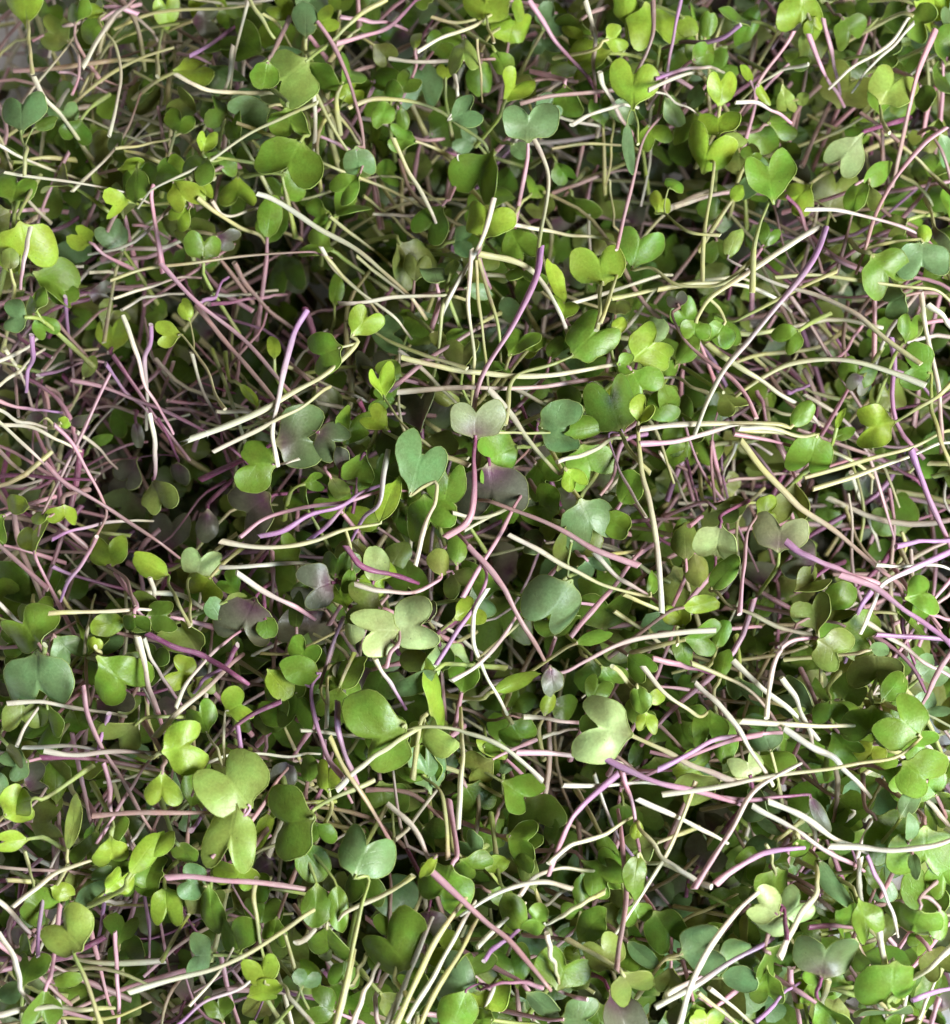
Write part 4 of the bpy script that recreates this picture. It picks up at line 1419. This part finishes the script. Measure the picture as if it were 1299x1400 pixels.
def build_geometry(it, detail):
    r = np.random.default_rng(1000 + it['id'])
    cx, cy = it['c']
    parts_leaf, bases = [], []
    zend = None
    dip = lambda x, y, lv: LEVEL[lv] - pit(x, y) * max(0.0, (9.3 - lv) / 2.0)
    jz = r.uniform(-.0013, .0013)
    for k, q in enumerate(it['leaves']):
        if k == 0 and it['stem'] is not None:
            # the blade hangs by the end that lies nearer to its stem
            ex, ey = it['stem']['pts'][-1]
            hl = q['w'] * (q['ratio'] or HALF[q['kind']][1]) * .5
            ux, uy = math.cos(math.radians(q['dir'])) * hl, -math.sin(math.radians(q['dir'])) * hl
            if math.dist((ex, ey), (q['x'] + ux, q['y'] + uy)) < math.dist((ex, ey), (q['x'] - ux, q['y'] - uy)): q['dir'] += 180
        z = dip(q['x'], q['y'], it['lv'][1]) + jz + r.uniform(-.0006, .0006) - .0012 * k
        calm = .4 if it['label'] else 1.0
        if it['label']: z += .0015
        g, b, d = leaf_from_spec(q, z, r, detail, calm)
        parts_leaf.append(g); bases.append((b, d))
    tubes = []
    st = it['stem']
    sides = 9 if detail else 6
    if st is not None:
        pts, lv = st['pts'], st['lv']
        n = len(pts)
        bow = r.uniform(-.001, .0022)
        P = []
        for i, (x, y) in enumerate(pts):
            t = i / (n - 1)
            za = dip(cx, cy, lv[0]) if abs(lv[0] - 9) > 5 else LEVEL[lv[0]] - pit(x, y) * max(0.0, (9.3 - lv[0]) / 2.0) * .6
            zb = LEVEL[lv[1]] - pit(x, y) * max(0.0, (9.3 - lv[1]) / 2.0) * .6
            z = za * (1 - t) + zb * t + bow * math.sin(math.pi * t) + jz
            P.append(at(x, y, z))
        dull = r.uniform(.80, 1.08)
        c0 = jit(STEMCOL[st['col'][0]], r, .09) * dull; c1 = jit(STEMCOL[st['col'][-1]], r, .09) * dull
        wpx = st['w'] * scale_at(P[0]) * .345
        if bases:
            b, d = bases[0]
            if np.linalg.norm(P[-1] - b) < .0015: P[-1] = b
            else: P.append(b)
            P.append(b + d * .0009)
        else:
            # the far end slips down among the other stems
            e = P[-1] - P[-2]; e[2] = 0; e /= np.linalg.norm(e) + 1e-9
            P.append(P[-1] + e * .0022 + np.array((0, 0, -.0016)))
            if lv[1] < lv[0]: P.append(P[-1] + e * .003 + np.array((0, 0, -.004)))
        C = resample(catmull(P, 8), max(12, 5 * len(P)) if detail else 10)
        tl = np.linspace(0, 1, len(C)); env = np.sin(math.pi * np.clip(tl * 1.15, 0, 1))[:, None]
        C = C + env * np.outer(np.sin(tl * r.uniform(4, 9) + r.uniform(0, 6)), r.normal(0, .00026, 3)) + env * np.outer(np.sin(tl * r.uniform(12, 22) + r.uniform(0, 6)), r.normal(0, .00009, 3))
        if r.random() < .22:                            # bent under the weight of the others
            k0 = r.uniform(.25, .75); C = C + np.outer(np.clip(1 - np.abs(tl - k0) / .3, 0, 1), r.normal(0, .0007, 3))
        t = tl[:, None]
        mixv = np.clip((t - .12) / .7, 0, 1)
        cols = c0 * (1 - mixv) + c1 * mixv
        tubes.append(tube_geometry(C, wpx * 1.14, wpx * (.66 if bases else .72), cols, sides, r, frayed=bool(it['label'] and 'frayed' in it['label'] and 'torn' in it['label'])))
        root, rootcol = P[-3] if bases else P[-1], c1
        rad = wpx * .62
    elif bases:
        b, d = bases[0]
        rootcol = jit(STEMCOL[r.choice(list('YGGPB'))], r, .08)
        if it['leaves'][0]['col'] in 'pqw': rootcol = jit(STEMCOL['M'], r, .1)
        rad = .00042
        a = r.uniform(0, 6.28)
        root = b - d * .003 + np.array((0, 0, -.0035))
        tail = root - d * .009 + np.array((math.cos(a) * .006, math.sin(a) * .006, -.012))
        C = resample(catmull([tail, root, b - d * .0006, b + d * .0008], 6), 12)
        tubes.append(tube_geometry(C, .0006, .00036, np.tile(rootcol, (len(C), 1)), 7 if detail else 5, r))
    for b, d in bases[1:]:
        mid = (root + b) / 2 - d * .0008 + np.array((0, 0, -.0006))
        if np.linalg.norm(root - b) < .022:
            C = resample(catmull([root, mid, b, b + d * .0008], 5), 9)
        else:
            C = resample(catmull([b - d * .012 + np.array((0, 0, -.010)), b - d * .004 + np.array((0, 0, -.003)), b, b + d * .0008], 5), 9)
        tubes.append(tube_geometry(C, rad, rad * .75, np.tile(rootcol, (len(C), 1)), 7 if detail else 5, r))
    return parts_leaf, tubes

# ------------------------------------------------------------------ words for the labels
LANDMARKS = [(it['c'], it['ref']) for it in ITEMS if it['ref']]
LEAFWORD = {'g': 'green', 'd': 'dark green', 'l': 'lime green', 'y': 'pale yellow-green', 'b': 'bluish green', 'p': 'dusky purple', 'q': 'grey green', 'o': 'olive', 'w': 'pale cream-green', 'u': 'dusty pinkish'}
SHAPE = {'h': 'heart-shaped', 'k': 'kidney-shaped', 'r': 'round', 'o': 'oval', 'f': 'folded'}
STEMWORD = {'W': 'cream', 'Y': 'pale yellow', 'G': 'green', 'P': 'pink', 'V': 'violet', 'B': 'brown', 'M': 'magenta'}
def way(dx, dy):
    a = math.degrees(math.atan2(-dy, dx)) % 360
    return ['right of', 'up right of', 'above', 'up left of', 'left of', 'down left of', 'below', 'down right of'][int(((a + 22.5) % 360) // 45)]
def heading(deg):
    return ['right', 'up right', 'up', 'up left', 'left', 'down left', 'down', 'down right'][int(((deg + 22.5) % 360) // 45)]
USED = {it['label'] for it in ITEMS if it['label']}
def make_label(it):
    if it['label']: return it['label']
    x, y = it['c']
    near = sorted(LANDMARKS, key=lambda l: math.dist(l[0], (x, y)))[:4]
    heads = []
    if it['leaves']:
        q = it['leaves'][0]
        size = 'large ' if q['w'] > 68 else ('small ' if q['w'] < 38 else '')
        n = len(it['leaves'])
        shape = SHAPE[q['kind']]
        if q['kind'] == 'o' and (q['ratio'] or 1) > 1.7: shape = 'narrow'
        what = '%s%s %s leaf' % (size, LEAFWORD[q['col']], shape)
        extra = ' with a second leaf' if n == 2 else (' with two more leaves' if n > 2 else '')
        if it['stem']: extra += ' on a %s stem' % STEMWORD[it['stem']['col'][0]]
        tip = ' pointing %s' % heading(q['dir'])
        heads = [what, what + tip, what + extra, what + extra + tip]
    else:
        s = it['stem']; p = s['pts']
        a = math.degrees(math.atan2(-(p[-1][1] - p[0][1]), p[-1][0] - p[0][0])) % 180
        slant = ['level', 'rising right', 'steep right-leaning', 'upright', 'steep left-leaning', 'falling right', 'level'][int((a + 13) // 30) if a < 167 else 6]
        chord = math.dist(p[0], p[-1]); ln = sum(math.dist(p[i], p[i + 1]) for i in range(len(p) - 1))
        bend = 'curved' if ln / max(chord, 1) > 1.03 else 'straight'
        long = 'long' if ln > 110 else ('short' if ln < 60 else '')
        thick = 'thick' if s['w'] > 9.5 else ('thin' if s['w'] < 6.6 else '')
        c = STEMWORD[s['col'][0]]
        c2 = STEMWORD[s['col'][-1]]
        cc = c if c == c2 else '%s to %s' % (c, c2)
        J = lambda *k: ' '.join(w for w in k if w)
        heads = [J(long, cc, slant, 'stem'), J(long, thick, cc, slant, 'stem'), J(long, thick, cc, bend, slant, 'stem')]
    for h in heads:
        for (lx, ly), ref in near:
            dist = math.dist((lx, ly), (x, y))
            if dist > 190: continue
            word = 'just ' if dist < 75 else ''
            lab = '%s %s%s %s' % (h, word, way(x - lx, y - ly), ref)
            if len(lab.split()) > 16 or len(lab.split()) < 4 or lab in USED: continue
            # two things under one label would also be wrong when the other's label says less: keep the set unique
            USED.add(lab); return lab
    for h in heads[::-1]:
        for (lx, ly), ref in near:
            far = 'close ' if math.dist((lx, ly), (x, y)) < 110 else 'some way '
            lab = '%s, %s%s %s' % (h, far, way(x - lx, y - ly), ref)
            if len(lab.split()) <= 16 and lab not in USED:
                USED.add(lab); return lab
    lab = ' '.join((heads[0] + ' ' + way(x - near[0][0][0], y - near[0][0][1]) + ' ' + near[0][1]).split()[:16])
    return lab

# ------------------------------------------------------------------ every sprout and cut stem that shows
mass_parts_leaf, mass_parts_stem = [], []
for it in ITEMS:
    single = it['id'] in SINGLE
    leaves, tubes = build_geometry(it, single)
    if not single:
        mass_parts_leaf += leaves; mass_parts_stem += tubes
        continue
    allv = np.vstack([g[0] for g in leaves + tubes])
    org = allv.mean(0); org[2] = allv[:, 2].min()
    def local(g): return (g[0] - org, g[1], g[2], g[3])
    if leaves:
        root = bpy.data.objects.new('microgreen_sprout', None)
        root.empty_display_size = .004
        root.location = org
        scene.collection.objects.link(root)
        link('stem', to_mesh('stem', local(merge(tubes)), [STEM]), root)
        for g in leaves:
            link('leaf', to_mesh('leaf', local(g), [LEAF]), root)
        root['label'] = make_label(it); root['category'] = 'sprout'; root['group'] = 'microgreen sprouts heaped in the tray'
    else:
        o = link('cut_stem', to_mesh('cut_stem', local(merge(tubes)), [STEM]))
        o.location = org
        o['label'] = make_label(it); o['category'] = 'stem'; o['group'] = 'loose stems on the heap'

# ------------------------------------------------------------------ the mass of greens underneath
def depth_of_pile(px, py):
    """how thick the heap is here: thin towards the top left corner and the lower right"""
    t = 1.0
    t -= 1.25 * math.exp(-((px + 30) ** 2 + (py - 40) ** 2) / 125 ** 2)
    t -= 1.1 * math.exp(-((px - 1360) ** 2 / 110 ** 2 + (py - 1330) ** 2 / 330 ** 2))
    t -= .12 * math.exp(-((px - 1050) ** 2 / 230 ** 2 + (py - 1180) ** 2 / 200 ** 2))
    return max(0.0, t)

def purple_share(px, py):
    v = .28
    v += .55 * math.exp(-((px - 120) ** 2 / 260 ** 2 + (py - 620) ** 2 / 200 ** 2))
    v += .35 * math.exp(-((px - 1150) ** 2 / 230 ** 2 + (py - 620) ** 2 / 230 ** 2))
    v += .25 * math.exp(-((px - 200) ** 2 / 220 ** 2 + (py - 1280) ** 2 / 150 ** 2))
    v -= .20 * math.exp(-((px - 950) ** 2 / 350 ** 2 + (py - 1250) ** 2 / 220 ** 2))
    return v

mrng = np.random.default_rng(5)
MX, MY = 150, 150
NMASS = 3400
NUPPER = 800
made = 0
while made < NMASS:
    px = mrng.uniform(-MX, PW + MX); py = mrng.uniform(-MY, PH + MY)
    if mrng.random() > depth_of_pile(px, py): continue
    made += 1
    if made < NUPPER and mrng.random() < pit(px, py) / .009: continue
    top = -.0170 - 1.6 * pit(px, py)
    if made < NUPPER: z = top - mrng.random() * .026
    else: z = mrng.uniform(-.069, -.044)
    z = max(z, -.069)
    p = at(px, py, z)
    w = mrng.uniform(.0072, .0118)
    ps = purple_share(px, py)
    lean = mrng.random()
    th = mrng.uniform(0, 6.283)
    d = EX * math.cos(th) + EY * math.sin(th)
    n = EZ.copy()
    pitch = mrng.normal(0, .5); roll = mrng.normal(0, .4)
    nleaf = 2 if mrng.random() < .8 else 1
    if mrng.random() < ps * .85: key = mrng.choice(list('pqoo'))
    else: key = mrng.choice(list('gggddddob' if made < NUPPER else 'ddddddpqgo'))  # lower layer picks darker, purpler leaves; gap shade put into their colour
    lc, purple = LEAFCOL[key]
    skey = mrng.choice(list('PPBBVM')) if mrng.random() < ps else mrng.choice(list('WYYGWB'))
    sc0 = jit(STEMCOL[skey], mrng, .12)
    apex = p
    for k in range(nleaf):
        tt = th + (0 if k == 0 else math.pi + mrng.uniform(-.9, .9))
        d = EX * math.cos(tt) + EY * math.sin(tt)
        pi_ = pitch if k == 0 else mrng.normal(0, .5)
        d2 = d * math.cos(pi_) + n * math.sin(pi_); n2 = n * math.cos(pi_) - d * math.sin(pi_)
        s = np.cross(d2, n2)
        ro = roll if k == 0 else mrng.normal(0, .4)
        s2 = s * math.cos(ro) + n2 * math.sin(ro); n3 = n2 * math.cos(ro) - s * math.sin(ro)
        kind = mrng.choice(list('hkkro'))
        ww = w * (1 if k == 0 else .85)
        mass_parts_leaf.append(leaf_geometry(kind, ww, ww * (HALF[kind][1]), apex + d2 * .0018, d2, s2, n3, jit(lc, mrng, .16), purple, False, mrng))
    if mrng.random() < (.55 if made < NUPPER else .35): continue
    # its stem, lying over at a random slope among the rest
    ln = mrng.uniform(.024, .05); a = mrng.uniform(0, 6.283)
    hd = np.array((math.cos(a), math.sin(a), 0.0)); sd = np.array((-math.sin(a), math.cos(a), 0.0))
    fall = mrng.uniform(-.05, .45)
    bow = mrng.normal(0, .10)
    pts = []
    for t in (0, .33, .66, 1.0):
        q = apex - hd * ln * t * math.sqrt(max(.1, 1 - fall * fall)) + sd * bow * ln * math.sin(math.pi * t) + np.array((0, 0, -fall * ln * t))
        q[2] = min(max(q[2], -.0715), -.0170 if t > 0 else q[2])
        pts.append(q)
    C = resample(catmull(pts[::-1], 4), 9)
    rr = mrng.uniform(.0004, .00065)
    c2 = jit(STEMCOL[mrng.choice(list('PPMBV' if mrng.random() < ps else 'WYPB'))], mrng, .1)
    tt = np.linspace(0, 1, 9)[:, None]
    mass_parts_stem.append(tube_geometry(C, rr, rr * .8, c2 * (1 - tt) + sc0 * tt, 6, mrng))

# fine stems threaded between the upper and the lower layer, thickest where the heap is purple
made = 0
while made < 340:
    px = mrng.uniform(-80, PW + 80); py = mrng.uniform(-80, PH + 80)
    ps = purple_share(px, py)
    corner = math.exp(-((px - 130) ** 2 + (py - 110) ** 2) / 170 ** 2)
    if mrng.random() > (ps - .2) * 1.3 + corner * .6: continue
    if mrng.random() < pit(px, py) / .024: continue
    if mrng.random() > depth_of_pile(px, py): continue
    made += 1
    z0 = -.0060 - .9 * pit(px, py) - mrng.random() * .020
    p = at(px, py, z0)
    ln = mrng.uniform(.016, .044); a = mrng.uniform(0, 6.283)
    hd = np.array((math.cos(a), math.sin(a), 0.0)); sd = np.array((-math.sin(a), math.cos(a), 0.0))
    bow = mrng.normal(0, .09); hook = mrng.normal(0, .05); fall = mrng.normal(0, .16)
    pts = [p + hd * ln * (t - .5) + sd * ln * (bow * math.sin(math.pi * t) + hook * math.sin(2 * math.pi * t)) + np.array((0, 0, fall * ln * (t - .5) - .002 * (2 * t - 1) ** 2)) for t in (0, .25, .5, .75, 1)]
    C = resample(catmull(pts, 4), 11)
    ka, kb = (mrng.choice(list('PPVMMMP')), mrng.choice(list('PPBWM'))) if mrng.random() < ps * 1.15 - corner else (mrng.choice(list('WYYGB')), mrng.choice(list('WYYP')))
    ca = jit(STEMCOL[ka], mrng, .14) * mrng.uniform(.75, 1.0); cb = jit(STEMCOL[kb], mrng, .14) * mrng.uniform(.75, 1.0)
    tt = np.linspace(0, 1, 11)[:, None]
    rr = mrng.uniform(.00032, .00058)
    mass_parts_stem.append(tube_geometry(C, rr * 1.1, rr * .7, ca * (1 - tt) + cb * tt, 6, mrng))

# small leaves wedged between the upper sprouts
made = 0
while made < 330:
    px = mrng.uniform(-60, PW + 60); py = mrng.uniform(-60, PH + 60)
    ps = purple_share(px, py)
    if mrng.random() > (1.05 - ps) * max(0.0, 1 - pit(px, py) / .007): continue
    if mrng.random() > depth_of_pile(px, py) ** 1.5: continue
    made += 1
    kind = str(mrng.choice(list('hkkfffo')))
    z = -.0025 - mrng.random() * .008
    key = str(mrng.choice(list('gggdlbo')))
    if mrng.random() < ps * .4: key = str(mrng.choice(list('pqo')))
    q = dict(kind=kind, col=key, x=px, y=py, w=mrng.uniform(34, 58) * (.55 if kind == 'o' else 1), dir=mrng.uniform(0, 360), ratio=(mrng.uniform(1.2, 2.2) if kind == 'o' else None), pitch=None)
    g, b, d = leaf_from_spec(q, z, mrng, True)
    mass_parts_leaf.append(g)
    C = resample(catmull([b - d * .011 + np.array((0, 0, -.011)), b - d * .004 + np.array((0, 0, -.003)), b + d * .0006], 5), 8)
    mass_parts_stem.append(tube_geometry(C, .0006, .00035, np.tile(jit(STEMCOL[str(mrng.choice(list('YGPB')))], mrng, .1), (8, 1)), 6, mrng))

gl = merge(mass_parts_leaf); gs = merge(mass_parts_stem)
nl = len(gl[1])
V, F, UV, C = merge([gl, gs])
fm = np.zeros(len(F), np.int32); fm[nl:] = 1
mass = link('microgreen_mass', to_mesh('microgreen_mass', (V, F, UV, C), [LEAF, STEM], fm))
mass['kind'] = 'stuff'
mass['label'] = 'tangled mass of green leaves and pink stems deeper in the heap'
mass['category'] = 'greens'
